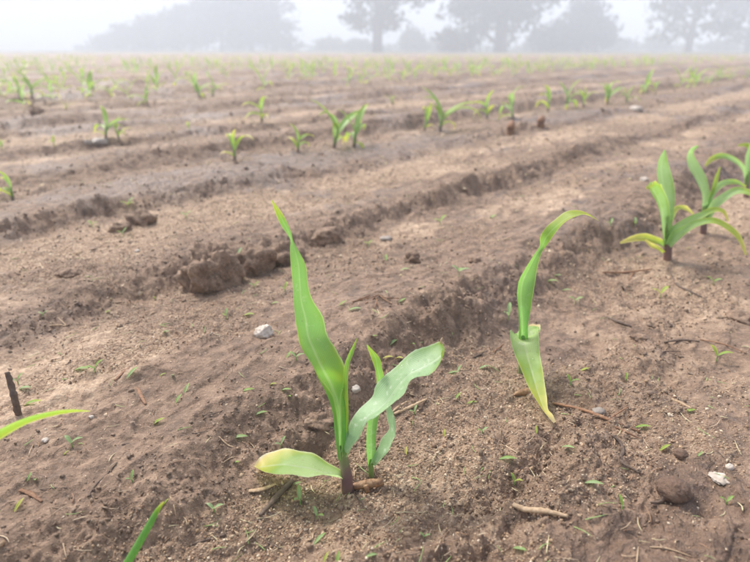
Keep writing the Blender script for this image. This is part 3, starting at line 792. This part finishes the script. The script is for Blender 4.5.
for u, v, hp, lab, pr in [(106, 139, 33, 'tall seedling beside the two grey lumps on the left', 5), (119, 139, 22, 'small seedling right of the one by the grey lumps', 1), (54, 146, 11, 'tiny pale seedling left of the two grey lumps', 4), (190, 130, 10, 'tiny pale seedling right of the yellow leaf', 4),
        (262, 122, 29, 'thin upright seedling between second and third row', 1), (32, 98, 29, 'tall leafy seedling near the upper left edge', 0), (20, 98, 22, 'slim seedling left of the tall one at upper left', 3), (147, 105, 18, 'drooping seedling above the yellow leaf', 2),
        (66, 110, 9, 'tiny yellowish seedling below the upper-left pair', 4), (94, 90, 20, 'bright seedling in the left third row', 5), (392, 104, 10, 'tiny lone seedling left of the close pair', 4), (1, 97, 14, 'seedling cut off by the upper left edge', 5), (2, 150, 12, 'tiny seedling at the left edge above the yellow-tipped one', 4),
        (200, 98, 24, 'left of two bright third-row seedlings', 2), (213, 97, 22, 'right of two bright third-row seedlings', 5)]:
    place_seedling(u, v, hp, lab, G3, pr)

# distant rows: the nearest three hundred as single plants, the rest as one mass
def far_mesh(seed, n, m):
    VV, FF, YY, UU, off = [], [], [], [], 0
    for V, Fq, uv, ye in seedling_geo(seed, 4, .1 + .1 * (seed % 3), n, m):
        VV.append(V); FF.append(Fq + off); YY.append(ye); UU.append(uv); off += len(V)
    return np.vstack(VV), np.vstack(FF), np.concatenate(YY), np.vstack(UU)
cand = []
for k in range(0, 34):
    s_ = S_ROW - 1.0 if k == 0 else -2.95 - (k - 1) * .78
    t_ = 0.0
    while t_ < 34:
        t_ += random.uniform(.09, .26) * (.55 if k == 0 else .85) * (1 + (random.random() < .12) * 3)
        s1 = s_ + random.gauss(0, .03)
        x, y = s1 * RY + t_ * RX, -s1 * RX + t_ * RY
        if y < 1.5 or y > 20 or (y > 8.5 and random.random() < .2 + .06 * (y - 8.5)): continue
        dz = y * math.cos(PITCH) + CAM_H * math.sin(PITCH)
        u = CX + F_PX * x / dz
        if u < -25 or u > 775: continue
        if k == 0 and u < 640: continue
        cand.append((y, x, y))
cand.sort()
FM = []
for i in range(6):
    V, Fq, ye, uv = far_mesh(300 + i, 9, 3)
    o = mesh_ob('maize_seedling', V, Fq, M_LEAF_F, attrs={'yel': ye}, uvw=uv); FM.append(o.data); bpy.data.objects.remove(o)
GF = 'small blurred maize seedlings of the distant rows'
for _, x, y in cand[:290]:
    o = bpy.data.objects.new('maize_seedling', random.choice(FM)); COL.objects.link(o)
    h = random.uniform(.11, .18)
    o.location = (x, y, zat(x, y) - .003); o.scale = (h, h, h); o.rotation_euler = (0, random.uniform(-.15, .15), random.uniform(0, 6.28))
    tag(o, 'small blurred maize seedling in the distant rows below the tree line', 'seedling', GF)
VV, FF, YY, UU, off = [], [], [], [], 0
lo = [far_mesh(300 + i, 5, 2) for i in range(6)]
rest = cand[290:]
zr = terrain(np.array([c[1] for c in rest]), np.array([c[2] for c in rest]))
for (_, x, y), z0 in zip(rest, zr):
    V, Fq, ye, uv = lo[random.randrange(6)]
    a = random.uniform(0, 6.28); h = random.uniform(.10, .16); c_, s_ = math.cos(a), math.sin(a)
    W = np.stack([V[:, 0] * c_ - V[:, 1] * s_, V[:, 0] * s_ + V[:, 1] * c_, V[:, 2]], 1) * h + np.array([x, y, z0])
    VV.append(W); FF.append(Fq + off); YY.append(ye); UU.append(uv); off += len(V)
o = mesh_ob('distant_seedlings', np.vstack(VV), np.vstack(FF), M_LEAF_F, attrs={'yel': np.concatenate(YY)}, uvw=np.vstack(UU))
tag(o, 'thin green lines of the farthest maize seedlings near the horizon', 'seedlings', kind='stuff')

# ------------------------------------------------------------------ clods, stones
def lump_geo(seed, sub, rough, fine):
    v, f = ico(sub)
    r = np.random.default_rng(seed); o3 = r.uniform(0, 50, 3)
    d = rough * (noise(v[:, 0] * 1.4 + o3[0], v[:, 1] * 1.4 + v[:, 2] * 1.1, seed) + noise(v[:, 2] * 1.6 + o3[1], v[:, 0] * 1.3 - v[:, 1], seed + 1))
    d = d + fine * (np.abs(noise(v[:, 0] * 4 + v[:, 2] * 2, v[:, 1] * 4 + o3[2], seed + 2)) + np.abs(noise(v[:, 2] * 8 + v[:, 1], v[:, 0] * 8, seed + 3)) * .6 - .3)
    return v * (1 + d)[:, None], f

def lump(name, label, cat, u, v, wpx, hpx, mate, seed, rough=.28, fine=.25, sub=4, sink=.4, group=None, depth=1.0):
    p = ground(u, v); k = px(p)
    V, f = lump_geo(seed, sub, rough, fine)
    a = seed * 1.7
    V = V * np.array([wpx * k / 2, wpx * k / 2 * depth, hpx * k / 2])
    V[:, 2] += hpx * k / 2 * (1 - 2 * sink) * .9
    o = mesh_ob(name, V, f, mate)
    o.location = p + np.array([0, wpx * k * .25, 0])
    return tag(o, label, cat, group)

GC = 'dark soil clods on the furrow edges'
for i, (u, v, w_, h_, lab) in enumerate([(210, 288, 56, 62, 'largest dark soil clod left of the tall leaf'), (254, 272, 34, 42, 'dark clod right behind the largest clod'), (286, 265, 32, 32, 'crumbly clod touching the tall leaf on its left'),
        (328, 240, 28, 17, 'broad clod right of the tall leaf tip'), (138, 226, 26, 24, 'single upright clod on the left middle ridge'), (120, 231, 18, 12, 'small clod at the left foot of the upright clod'), (412, 262, 16, 14, 'small round clod between the tall leaf and arched leaf'), 
        (35, 113, 14, 10, 'small dark clod below the tall upper-left seedling'), 
        (66, 305 - 30, 20, 8, 'low clod on the pale gritty strip at left'), (318, 425, 26, 14, 'crumbly clod in the hollow behind the main stem'), (475, 262, 10, 6, 'tiny clod left of the arched leaf'), (742, 322, 26, 12, 'dark clod with straw near the right edge'), (640, 340, 14, 7, 'small mud lump in the wet flat right of the arched leaf')]):
    lump('soil_clod', lab, 'clod', u, v, w_, h_, M_CLOD, 60 + i, group=GC, sub=5 if w_ > 35 else 4, sink=.40, rough=.30, fine=.28)
lump('stone', 'knobbly white stone on the bare bank left of the tall leaf', 'stone', 263, 337, 18, 15, M_WHITE, 91, .2, .35, 4, .42)
lump('stone', 'small pale stone in the dark bank between the two leaves', 'stone', 355, 391, 11, 9, M_WHITE, 92, .2, .12, 3)
lump('stone', 'small smooth white stone at the lower right edge', 'stone', 731, 469, 8, 7, M_WHITE, 93, .15, .03, 3)
lump('stone', 'flat crumbled white lump below the smooth white stone', 'stone', 722, 482, 18, 4, M_WHITE, 94, .3, .3, 4, .35)
lump('stone', 'flat grey pebble beside the reddish root', 'stone', 600, 413, 12, 6, M_GREY, 95, .15, .03, 3)
lump('stone', 'rounded olive-brown pebble above the brown ball', 'stone', 682, 457, 14, 9, M_BROWN, 96, .12, .05, 4)
lump('stone', 'bright white pebble on the slope left of the bushy seedling', 'stone', 645, 181, 8, 6, M_WHITE, 97, .2, .1, 3)
lump('stone', 'pale flat stone right of the second-row seedlings', 'stone', 637, 110, 13, 6, M_WHITE, 98, .2, .1, 3)
lump('stone', 'tiny pink pebble on the gritty strip at left', 'stone', 78, 255, 6, 6, M_STRAW, 99, .2, .1, 3)
lump('stone', 'tiny cream pebble below the upright clod', 'stone', 137, 252, 5, 4, M_WHITE, 100, .2, .1, 3)
lump('stone', 'left of two grey lumps by the tall seedling', 'stone', 87, 144, 7, 7, M_GREY, 101, .2, .2, 3)
lump('stone', 'right, wider of two grey lumps by the tall seedling', 'stone', 98, 145, 16, 9, M_GREY, 102, .25, .2, 3)
lump('stone', 'tiny lilac-white pebble under the leaf from the left edge', 'stone', 44, 441, 7, 4, M_WHITE, 103, .2, .1, 3)
lump('stone', 'tiny white chip at the tip of the leaf from the left', 'stone', 91, 417, 5, 3, M_WHITE, 104, .2, .1, 3)
lump('stone', 'bluish flat chip at the edge right of the broad clod', 'stone', 386, 240, 12, 4, M_GREY, 105, .2, .1, 3)
# the round brown ball with its short stalk
p = ground(678, 503); k = px(p)
o = thing('seed_ball', 'round rough brown ball with a short stalk, lower right', 'seed ball', p)
V, f = lump_geo(107, 5, .06, .12)
mesh_ob('ball', V * np.array([16.5, 15, 11.5]) * k + np.array([0, 12 * k, 6.0 * k]), f, M_BROWN, o)
q = ground(650, 503)
V, F3, tt = tube([np.array([-12 * k, 8 * k, 6 * k]), (q - p) * .6 + [0, 0, 2.5 * k], q - p + [0, 0, k]], [2.4 * k, 1.8 * k, .8 * k], 10, 8, .12)
mesh_ob('stalk', V, F3, M_BARK, o)

# ------------------------------------------------------------------ stalks, straw and roots
def stick(name, label, cat, lines, th_, mate, seed=0, flat=.7, lift=.3, part='branch', group=None):
    """lines: polylines of photo pixels lying on the soil; the first is the main piece"""
    base = ground(*lines[0][len(lines[0]) // 2])
    top = None
    for j, ln in enumerate(lines):
        P = [ground(*q) for q in ln]
        k = px(P[0]) * .78; t_ = (th_ if j == 0 else th_ * .6) * k / 2
        P = [p + np.array([0, 0, t_ * (lift + flat * .5)]) for p in P]
        r = [t_ * (.8 if i == 0 else (.55 if i == len(P) - 1 else 1)) for i in range(len(P))]
        if len(P) == 2:
            P.insert(1, (P[0] + P[1]) / 2 + np.array([0, 0, t_ * .3])); r = [r[0], t_, r[1]]
        V, F3, tt = tube(P, r, max(12, len(P) * 6), 9, .14, seed + j, flat)
        o = mesh_ob(name if j == 0 else part, V, F3, mate, top, origin=base)
        if j == 0:
            top = o; tag(o, label, cat, group)
    return top

p = ground(18, 414); k = px(p)
V, F3, tt = tube([p - [0, 0, .004], at(15, 400, p[1]), at(11, 385, p[1] + .004), at(7, 372, p[1] + .006)], [3.6 * k, 3.2 * k, 3 * k, 2.2 * k], 26, 10, .16, 5)
tag(mesh_ob('stalk_stub', V, F3, M_BARK, origin=p), 'dark rotten stalk stub standing at the left edge', 'stalk')
p = ground(368, 492); k = px(p)
o = thing('woody_peg', 'short brown woody peg lying at the foot of the main seedling', 'peg', p)
A, B = at(353, 486.5, p[1]), at(383, 481.5, p[1] + .004)
V, F3, tt = tube([A, A * .6 + B * .4 + [0, 0, .0003], A * .25 + B * .75, B], [3.2 * k, 4.2 * k, 4.4 * k, 3.6 * k], 26, 12, .10, 3)
mesh_ob('peg', V, F3, M_COB, o, origin=p)
V, F3, tt = tube([at(366, 485, p[1] - .002), at(367, 490, p[1] - .003), p - [0, 0, .002]], [2.6 * k, 2.2 * k, 1.8 * k], 10, 8, .1, 4)
mesh_ob('stub', V, F3, M_COB, o, origin=p)
p = ground(524, 396); k = px(p)
V, F3, tt = tube([at(513.5, 395.5, p[1]), at(518, 393.5, p[1] + .002), at(525, 392, p[1] + .004), at(534, 391, p[1] + .006)], [.5 * k, 2.6 * k, 3.6 * k, 2.5 * k], 20, 10, .05, 3)
tag(mesh_ob('husk', V, F3, M_COB, origin=p), 'pointed tan husk under the pale hanging leaf', 'husk')
for i, (u, v0, v1) in enumerate([(511, 134, 123), (541, 128, 119)]):
    p = ground(u, v0 - 2); k = px(p)
    V, F3, tt = tube([p - [0, 0, .01], at(u, v0 - 7, p[1]), at(u + (2 if i else 1), v1, p[1] + .02)], [3.6 * k, 4 * k, 3 * k], 12, 9, .15, i)
    tag(mesh_ob('stubble', V, F3, M_ROOT, origin=p), ['left rusty stubble stump in the second row', 'right, paler rusty stubble stump in the second row'][i], 'stubble', 'rusty stubble stumps')
GS = 'loose stalks and straw on the soil'
for i, (nm, lab, lines, t_, mt) in enumerate([
    ('twig', 'thin dark twig with knobbed end on the bare bank, lower left', [[(88, 497), (95, 486), (107, 474), (117, 463)]], 2.6, M_BARK),
    ('stalk', 'dark woody stalk pointing to the main seedling under its low leaf', [[(293, 482), (282, 493), (272, 504), (260, 518)]], 8, M_BARK),
    ('bark_chip', 'light tan bark chip left of the dark woody stalk', [[(249, 492), (262, 490), (276, 485)]], 6.5, M_STRAW),
    ('straw', 'thicker tan straw behind the broad dewy leaf', [[(394, 415), (410, 408), (427, 400)]], 5, M_STRAW),
    ('straw', 'short pale straw crossing behind the broad dewy leaf', [[(392, 412), (407, 402)]], 3.5, M_STRAW),
    ('stalk', 'peeled tan stalk piece lying in the lower right foreground', [[(513, 506), (524, 511), (545, 513), (568, 518)]], 8, M_STRAW),
    ('root', 'long reddish root with side branches right of the hanging leaf', [[(553, 404), (580, 410), (605, 420), (640, 433)], [(608, 420), (628, 407)], [(608, 423), (625, 432), (642, 440)]], 4.5, M_ROOT),
    ('stalk', 'dark s-curved stalk right of the reddish root', [[(612, 436), (620, 443), (623, 452), (621, 462), (640, 474)]], 4.5, M_BARK),
    ('straw', 'pale short straw in the wet flat at right', [[(672, 400), (681, 404), (691, 409)]], 4.2, M_STRAW),
    ('stalk', 'short dark stalk on the wet flat right of the arched leaf', [[(609, 319), (619, 323), (631, 327)]], 4.5, M_BARK),
    ('root', 'forked brown root left of the bushy seedling', [[(603, 273), (625, 273), (652, 270)], [(634, 272), (629, 281)]], 3.2, M_ROOT),
    ('stalk', 'dark sliver lying on the wet flat at right', [[(664, 343), (680, 341), (699, 342)]], 3.4, M_BARK),
    ('straw', 'long thin tan straw near the right edge', [[(700, 340), (722, 344), (746, 354)]], 1.8, M_ROOT),
    ('bark_chip', 'brown chip left of the green blade, upper left bank', [[(115, 381), (129, 368)]], 4.5, M_ROOT),
    ('bark_chip', 'tan chip on the bank below the green blade', [[(138, 389), (142, 398), (146, 405)]], 4.6, M_ROOT),
    ('root', 'small pale forked rootlet on the bank, left of centre', [[(219, 437), (229, 446), (241, 449)], [(235, 447), (231, 455)]], 1.8, M_STRAW),
    ('dead_leaf', 'brown curled dead leaf in the lower left corner', [[(20, 491), (30, 494), (42, 502)]], 6, M_ROOT),
    ('straw', 'thin dark straw beside the curled dead leaf', [[(40, 490), (54, 488), (67, 488)]], 2, M_BARK),
    ('straw', 'fine slanting straw above the root tuft', [[(352, 272), (366, 290)]], 1.3, M_STRAW),
    ('straw', 'long pale curved straw at the bottom right', [[(650, 547), (668, 549), (692, 557)]], 2.2, M_STRAW),
    ('twig', 'thin dark twig at the bottom, right of centre', [[(487, 538), (495, 548), (505, 561)]], 2.2, M_BARK),
    ('twig', 'long hair-thin dark twig left of the peeled stalk', [[(452, 504), (490, 502), (530, 500)]], 1.5, M_BARK),
    ('stalk', 'dark flat stalk pressed in the mud at the bottom left', [[(192, 545), (208, 540), (226, 535)]], 4, M_BARK),
    ('straw', 'thin tan straw right of the rolled shoot', [[(170, 496), (174, 506), (176, 516)]], 1.8, M_STRAW),
    ('straw', 'fine straw across the furrow left of the hanging leaf', [[(490, 355), (504, 344)]], 1.8, M_ROOT),
    ('twig', 'short dark twig at the foot of the bank, left of the hanging leaf', [[(474, 358), (488, 351)]], 3, M_BARK),
    ('twig', 'bent dark twig in the wet flat, far right', [[(660, 357), (664, 352), (680, 352)]], 2, M_BARK),
    ('twig', 'crooked dark twig below the bushy seedling', [[(668, 268), (676, 284), (690, 292), (702, 298)]], 2.2, M_BARK),
    ('straw', 'pale straw by the dark clod near the right edge', [[(716, 318), (738, 317)]], 1.8, M_STRAW),
    ('straw', 'tan straw lying on the gritty strip at left', [[(95, 238), (113, 237)]], 1.6, M_STRAW),
    ('straw', 'short tan straw among grit, left edge', [[(40, 264), (45, 272)]], 2.6, M_STRAW),
    ('straw', 'v-shaped straw below the gritty strip at left', [[(50, 326), (60, 325), (66, 326), (58, 318)]], 1.8, M_STRAW)]):
    stick(nm, lab, nm.replace('_', ' '), lines, t_, mt, 200 + i * 7, flat=.45 if nm in ('bark_chip', 'dead_leaf') else .8, group=GS)
# the root tuft on the bank
p = ground(380, 301); o = None
for i, ln in enumerate([[(352, 303), (365, 300), (378, 296)], [(378, 296), (384, 298), (400, 299)], [(376, 298), (378, 304), (382, 311)], [(374, 298), (366, 304)], [(380, 297), (390, 304)], [(358, 300), (370, 296)], [(377, 300), (375, 309)]]):
    P = [ground(*q) + np.array([random.uniform(-.001, .001), random.uniform(-.001, .001), .0008]) for q in ln]
    V, F3, tt = tube(P, [.00055, *([.00045] * (len(P) - 1))], 14, 6, .2, i)
    c = mesh_ob('root_tuft' if i == 0 else 'rootlet', V, F3, M_ROOT, o, origin=p)
    if i == 0:
        o = tag(c, 'tuft of dry rootlets on the bank between the tall and arched leaf', 'root tuft')

# ------------------------------------------------------------------ weed sprouts
LAND = [('the white stone', 263, 330), ('the main stem', 345, 460), ('the tall upright leaf', 305, 310), ('the rolled shoot', 145, 530), ('the stalk stub', 14, 395), ('the largest clod', 208, 265), ('the broad dewy leaf', 410, 375), ('the arched leaf', 530, 290),
        ('the hanging leaf tip', 550, 415), ('the brown ball', 678, 494), ('the peeled stalk', 540, 510), ('the reddish root', 600, 418), ('the bushy seedling', 667, 240), ('the broad clod', 340, 235), ('the upright clod', 138, 215), ('the root tuft', 380, 300), ('the dark twig', 102, 480), ('the yellow low leaf', 270, 463), ('the s-curved stalk', 620, 455)]
weeds = [  # u, v, length px, angle in the photo, leaves, yellowness
    (82, 370, 16, -12, 1, .1), (95, 372, 14, 40, 2, .1), (18, 384, 11, 70, 2, 0), (25, 389, 15, -6, 1, 0), (33, 404, 19, 10, 1, .2), (133, 375, 15, 60, 1, 0), (108, 313, 9, -35, 1, .2), (43, 316, 8, 20, 2, .1),
    (166, 333, 9, -30, 1, .2), (226, 319, 10, 85, 2, .1), (249, 316, 13, -22, 1, .1), (275, 304, 9, -20, 1, .2), (173, 377, 11, -68, 1, 0), (187, 390, 11, 78, 1, 0), (179, 400, 11, 65, 1, .05), (163, 375, 7, 10, 1, .3), (248, 391, 14, 3, 1, .1),
    (273, 385, 10, -15, 1, .25), (286, 391, 12, -25, 1, .1), (289, 398, 10, -60, 1, .1), (296, 360, 12, 5, 2, -.1), (289, 356, 9, 60, 1, .1), (343, 304, 9, 30, 1, .25), (355, 310, 13, -6, 1, .0), (373, 337, 9, 0, 1, .25), (393, 344, 14, 38, 1, .15),
    (412, 346, 12, -70, 1, .1), (388, 358, 11, -15, 1, .5), (399, 360, 12, -50, 1, .5), (386, 259, 9, 90, 1, .3), (405, 270, 10, -5, 1, .1), (368, 246, 8, 30, 2, .3), (403, 301, 10, 20, 1, .2), (459, 276, 15, 5, 3, -.1), (557, 277, 11, -60, 1, .1),
    (551, 283, 14, -35, 1, .1), (566, 292, 11, -40, 1, .1), (575, 304, 12, 20, 2, .15), (493, 218, 10, 30, 1, .2), (713, 285, 12, 5, 3, .1), (660, 298, 15, 20, 2, .4), (508, 320, 17, 80, 2, -.1), (453, 373, 11, -8, 1, -.1), (459, 370, 9, 55, 1, -.05),
    (484, 368, 10, 8, 1, 0), (458, 397, 9, 45, 1, .2), (585, 370, 10, 8, 1, .4), (570, 385, 12, -38, 2, .2), (472, 403, 10, -5, 1, .3), (626, 381, 8, 70, 2, .3), (716, 361, 18, -28, 2, .4), (72, 447, 16, 5, 2, -.1), (132, 482, 11, 85, 2, .0), (36, 481, 11, -60, 1, .2),
    (30, 478, 9, 80, 1, .2), (20, 506, 14, 70, 1, .5), (240, 438, 17, -2, 1, -.05), (261, 414, 13, 8, 1, .05), (236, 463, 9, -15, 1, .3), (158, 423, 15, 30, 1, .35), (281, 447, 11, 60, 2, -.05), (214, 512, 14, 2, 3, -.1), (414, 414, 9, 60, 2, -.1),
    (444, 434, 8, 85, 1, .5), (508, 460, 17, -20, 1, .0), (514, 484, 12, -45, 2, .4), (536, 431, 8, 80, 1, .25), (482, 433, 9, 30, 2, .05), (568, 449, 14, -50, 1, .1), (594, 485, 18, -35, 1, .0), (643, 428, 14, -20, 1, .25), (665, 449, 12, 20, 1, .4),
    (690, 412, 12, 0, 1, .2), (300, 504, 17, 100, 2, .0), (317, 519, 14, -35, 2, .05), (320, 540, 15, 40, 1, .1), (338, 560, 14, 80, 1, .1), (326, 558, 10, 60, 1, .3), (372, 556, 13, 0, 1, .05), (424, 538, 9, 10, 2, .1), (520, 551, 16, -45, 1, .05), (622, 509, 13, 92, 2, .15),
    (726, 504, 12, 15, 2, .2), (208, 290, 13, -60, 1, 0), (155, 299, 8, -60, 1, .2), (240, 253, 10, 75, 1, .0), (244, 280, 9, -70, 1, .3), (254, 288, 9, 30, 2, .2), (285, 292, 10, 80, 2, .2), (123, 236, 9, 60, 2, .1), (92, 227, 9, 0, 2, .2), (186, 218, 10, 15, 2, .1),
    (128, 207, 12, 60, 3, .2), (280, 266, 9, -25, 1, .1), (261, 255, 8, 80, 1, .2), (66, 434 + 20, 7, 40, 1, .5), (296, 485, 12, 12, 1, -.1), (166, 503, 8, 50, 1, .3), (406, 452, 9, 85, 1, .5), (610, 226, 9, 60, 2, .1), (635, 226, 9, 80, 2, .1), (440, 225, 12, 30, 2, .2), (700, 455, 8, 30, 1, .2)]

def weed_leaf(P0, P1, w_, yel, seed, arch):
    r = np.random.default_rng(seed); yel = yel + r.uniform(-.08, .18)
    d = P1 - P0; ln = np.linalg.norm(d)
    up = np.array([0, 0, 1.]); sd_ = np.cross(d, up); sd_ /= np.linalg.norm(sd_) + 1e-9
    pts = [P0 + d * k + up * ln * arch * math.sin(math.pi * k) for k in (0, .25, .5, .75, 1)]
    W = np.array([.35, .9, 1, .7, .06]) * w_
    return ribbon([p + sd_ * a for p, a in zip(pts, W)], [p - sd_ * a for p, a in zip(pts, W)], [.8, .6, .5], [yel, yel, yel + .1], n=10, m=5, seed=seed, face=pts[2] + up)

buckets = {}
info = []
for w_ in weeds:
    u, v = w_[:2]
    j = min(range(len(LAND)), key=lambda i: (LAND[i][1] - u) ** 2 + (LAND[i][2] - v) ** 2)
    dx, dy = u - LAND[j][1], v - LAND[j][2]
    dr = ('right of' if dx > 0 else 'left of') if abs(dx) > abs(dy) else ('below' if dy > 0 else 'above')
    info.append((j, dr, math.hypot(dx, dy)))
for i, q in enumerate(info): buckets.setdefault(q[:2], []).append((q[2], i))
ordn = ['nearest', 'second nearest', 'third nearest', 'fourth nearest', 'fifth nearest', 'sixth nearest', 'seventh nearest', 'eighth nearest', 'ninth nearest']
lab = {}
for (j, dr), lst in buckets.items():
    for r_, (_, i) in enumerate(sorted(lst)):
        nl, yl = weeds[i][4], weeds[i][5]
        c = 'dark green' if yl < 0 else ('yellowish' if yl >= .35 else ('pale green' if yl >= .2 else 'green'))
        kind_ = ['single-leaf', 'two-leaved', 'three-leaved'][nl - 1]
        lab[i] = f'{c} {kind_} weed sprout {dr} {LAND[j][0]}' + (f', {ordn[r_]} of those' if len(lst) > 1 else '')
for i, (u, v, ln, ang, nl, yl) in enumerate(weeds):
    p = ground(u, v); k = px(p)
    a = math.radians(ang)
    # image direction to a direction on the soil: up in the photo is partly away, partly up
    def dirv(a, rise):
        return np.array([math.cos(a), math.sin(a) * .9, abs(math.sin(a)) * .55 + rise])
    if nl == 1:
        d = dirv(a, .10) * ln * k * .5
        V, Fq, uv, ye = weed_leaf(p - d * [1, 1, 0] + [0, 0, -.0006], p + d + [0, 0, .001], ln * k * .14, yl, i, .10)
        tag(mesh_ob('weed_sprout', V, Fq, M_WEED, None, {'yel': ye}, uv, origin=p), lab[i], 'weed', 'weed sprouts on the soil')
    else:
        o = thing('weed_sprout', lab[i], 'weed', p, 'weed sprouts on the soil')
        tip = p + np.array([0, 0, ln * k * .35])
        V, F3, tt = tube([p - [0, 0, .001], (p + tip) / 2 + [.0003, 0, 0], tip], [.0005, .00045, .0003], 6, 5)
        mesh_ob('stem', V, F3, M_WEED, o, {'yel': tt * 0 + .2}, np.stack([tt, tt * 0 + .2], 1), origin=p)
        for j in range(nl):
            aa = a + [0, math.radians(150), math.radians(-80)][j] + random.uniform(-.2, .2)
            d = dirv(aa, .18) * ln * k * (.75 if j == 0 else .6)
            V, Fq, uv, ye = weed_leaf(tip - [0, 0, .0004], tip + d, ln * k * .13, yl, i * 5 + j, .16)
            mesh_ob('leaf', V, Fq, M_WEED, o, {'yel': ye}, uv, origin=p)

# ------------------------------------------------------------------ loose grains, crumbs and straw bits
def scatter(count, rmin, rmax, weight, seed):
    r = np.random.default_rng(seed)
    X, Yy = [], []
    got = 0
    while got < count:
        rr_ = np.exp(r.uniform(math.log(rmin), math.log(rmax), count * 3)); a = r.uniform(math.radians(-46), math.radians(46), count * 3)
        x, y = rr_ * np.sin(a), rr_ * np.cos(a)
        z, g, wt, e = terrain(x, y, masks=True)
        keep = r.random(count * 3) < weight(g, wt, e)
        X.append(np.stack([x, y, z], 1)[keep]); got += int(keep.sum())
    return np.vstack(X)[:count]

def pieces(name, label, P, size, squash, palette, base_v, base_f, mate, seed, jit=.35):
    r = np.random.default_rng(seed); n_ = len(P); k = len(base_v)
    q = r.normal(0, 1, (n_, 4)); q /= np.linalg.norm(q, axis=1)[:, None]
    w_, x, y, z = q.T
    Rm = np.stack([1 - 2 * (y * y + z * z), 2 * (x * y - z * w_), 2 * (x * z + y * w_), 2 * (x * y + z * w_), 1 - 2 * (x * x + z * z), 2 * (y * z - x * w_), 2 * (x * z - y * w_), 2 * (y * z + x * w_), 1 - 2 * (x * x + y * y)], 1).reshape(-1, 3, 3)
    loc = base_v[None] * (1 + r.normal(0, jit * .5, (n_, k, 1))) * (r.uniform(.6, 1.25, (n_, 1, 3)) * squash)
    V = np.einsum('nij,nkj->nki', Rm, loc) * size[:, None, None] + P[:, None]
    V[:, :, 2] += size[:, None] * .25
    Fq = (base_f[None] + (np.arange(n_) * k)[:, None, None]).reshape(-1, base_f.shape[1])
    pal = np.array(palette); c = pal[r.integers(0, len(pal), n_)] * r.uniform(.75, 1.2, (n_, 1))
    C = np.concatenate([np.repeat(c, k, 0), np.ones((n_ * k, 1))], 1)
    o = mesh_ob(name, V.reshape(-1, 3), Fq, mate, attrs={'gcol': C}, smooth=False)
    return tag(o, label, kind='stuff')

OV = np.array([[1, 0, 0], [-1, 0, 0], [0, 1, 0], [0, -1, 0], [0, 0, 1], [0, 0, -1.]])
OF = np.array([[0, 2, 4], [2, 1, 4], [1, 3, 4], [3, 0, 4], [2, 0, 5], [1, 2, 5], [3, 1, 5], [0, 3, 5]])
P = scatter(62000, .2, 2.6, lambda g, w_, e: .05 + .95 * g, 5)
d = np.hypot(P[:, 0], P[:, 1])
pieces('coarse_grit', 'coarse tan grit strewn in the furrows', P, rng.lognormal(math.log(.00050), .42, len(P)) * (1 + .35 * np.clip(d - .6, 0, 2)), np.array([1.2, 1, .75]),
       [(.44, .315, .20), (.36, .24, .145), (.52, .395, .26), (.27, .165, .098), (.62, .50, .36), (.19, .118, .072), (.42, .28, .165), (.32, .215, .135)], OV, OF, M_GRAIN, 6)
IV, IF = ico(1)
P = scatter(13000, .25, 6.0, lambda g, w_, e: .03 + .9 * e, 15)
d = np.hypot(P[:, 0], P[:, 1])
pieces('soil_crumbs', 'small crumbs of dark soil on the furrow sides', P, np.minimum(rng.lognormal(math.log(.0007), .45, len(P)), .0016) * (1 + 1.1 * np.clip(d - .35, 0, 3)), np.array([1.2, 1, .6]),
       [(.20, .135, .088), (.155, .102, .066), (.25, .174, .115), (.22, .148, .096)], IV, IF, M_GRAIN, 16, .75)
P = scatter(16000, .55, 5.5, lambda g, w_, e: .45 + .3 * g + .2 * e, 35)
d = np.hypot(P[:, 0], P[:, 1])
pieces('loose_crumbs', 'loose crumbs and chaff on the field surface', P, rng.lognormal(math.log(.0011), .4, len(P)) * (.6 + .75 * np.clip(d - .3, 0, 4)), np.array([1.3, 1, .55]),
       [(.15, .10, .066), (.11, .072, .048), (.20, .137, .09), (.40, .30, .195), (.24, .165, .108), (.34, .25, .165), (.60, .49, .33), (.55, .45, .25), (.48, .37, .25)], OV, OF, M_GRAIN, 36, .6)
P = scatter(2600, .2, 3.5, lambda g, w_, e: .25 + .3 * g, 25)
VV, FF, CC, off = [], [], [], 0
pal = [(.42, .30, .19), (.55, .42, .28), (.24, .14, .08), (.11, .07, .05), (.33, .20, .12), (.09, .06, .042), (.58, .50, .30), (.30, .40, .14)]
for i, p in enumerate(P):
    a = random.gauss(math.radians(47), .9); ln = random.uniform(.003, .013) * (1 + .3 * max(0, p[1] - .6)); th_ = random.uniform(.00014, .00040) * (1 + .4 * max(0, p[1] - .6))
    dd = np.array([math.cos(a), math.sin(a), random.uniform(-.05, .22)]) * ln / 2
    V, F3, tt = tube([p - dd * [1, 1, 0] + [0, 0, .0006], p + [0, 0, .0009] + np.array([-dd[1], dd[0], 0]) * random.uniform(-.3, .3), p + dd + [0, 0, .0006]], [th_, th_, th_ * .5], 5, 4)
    c = np.array(random.choice(pal)) * random.uniform(.8, 1.2)
    VV.append(V); FF.append(F3 + off); CC.append(np.tile([*c, 1], (len(V), 1))); off += len(V)
o = mesh_ob('straw_litter', np.vstack(VV), np.vstack(FF), M_GRAIN, attrs={'gcol': np.vstack(CC)})
tag(o, 'short bits of straw and rootlets littering the soil', kind='stuff')
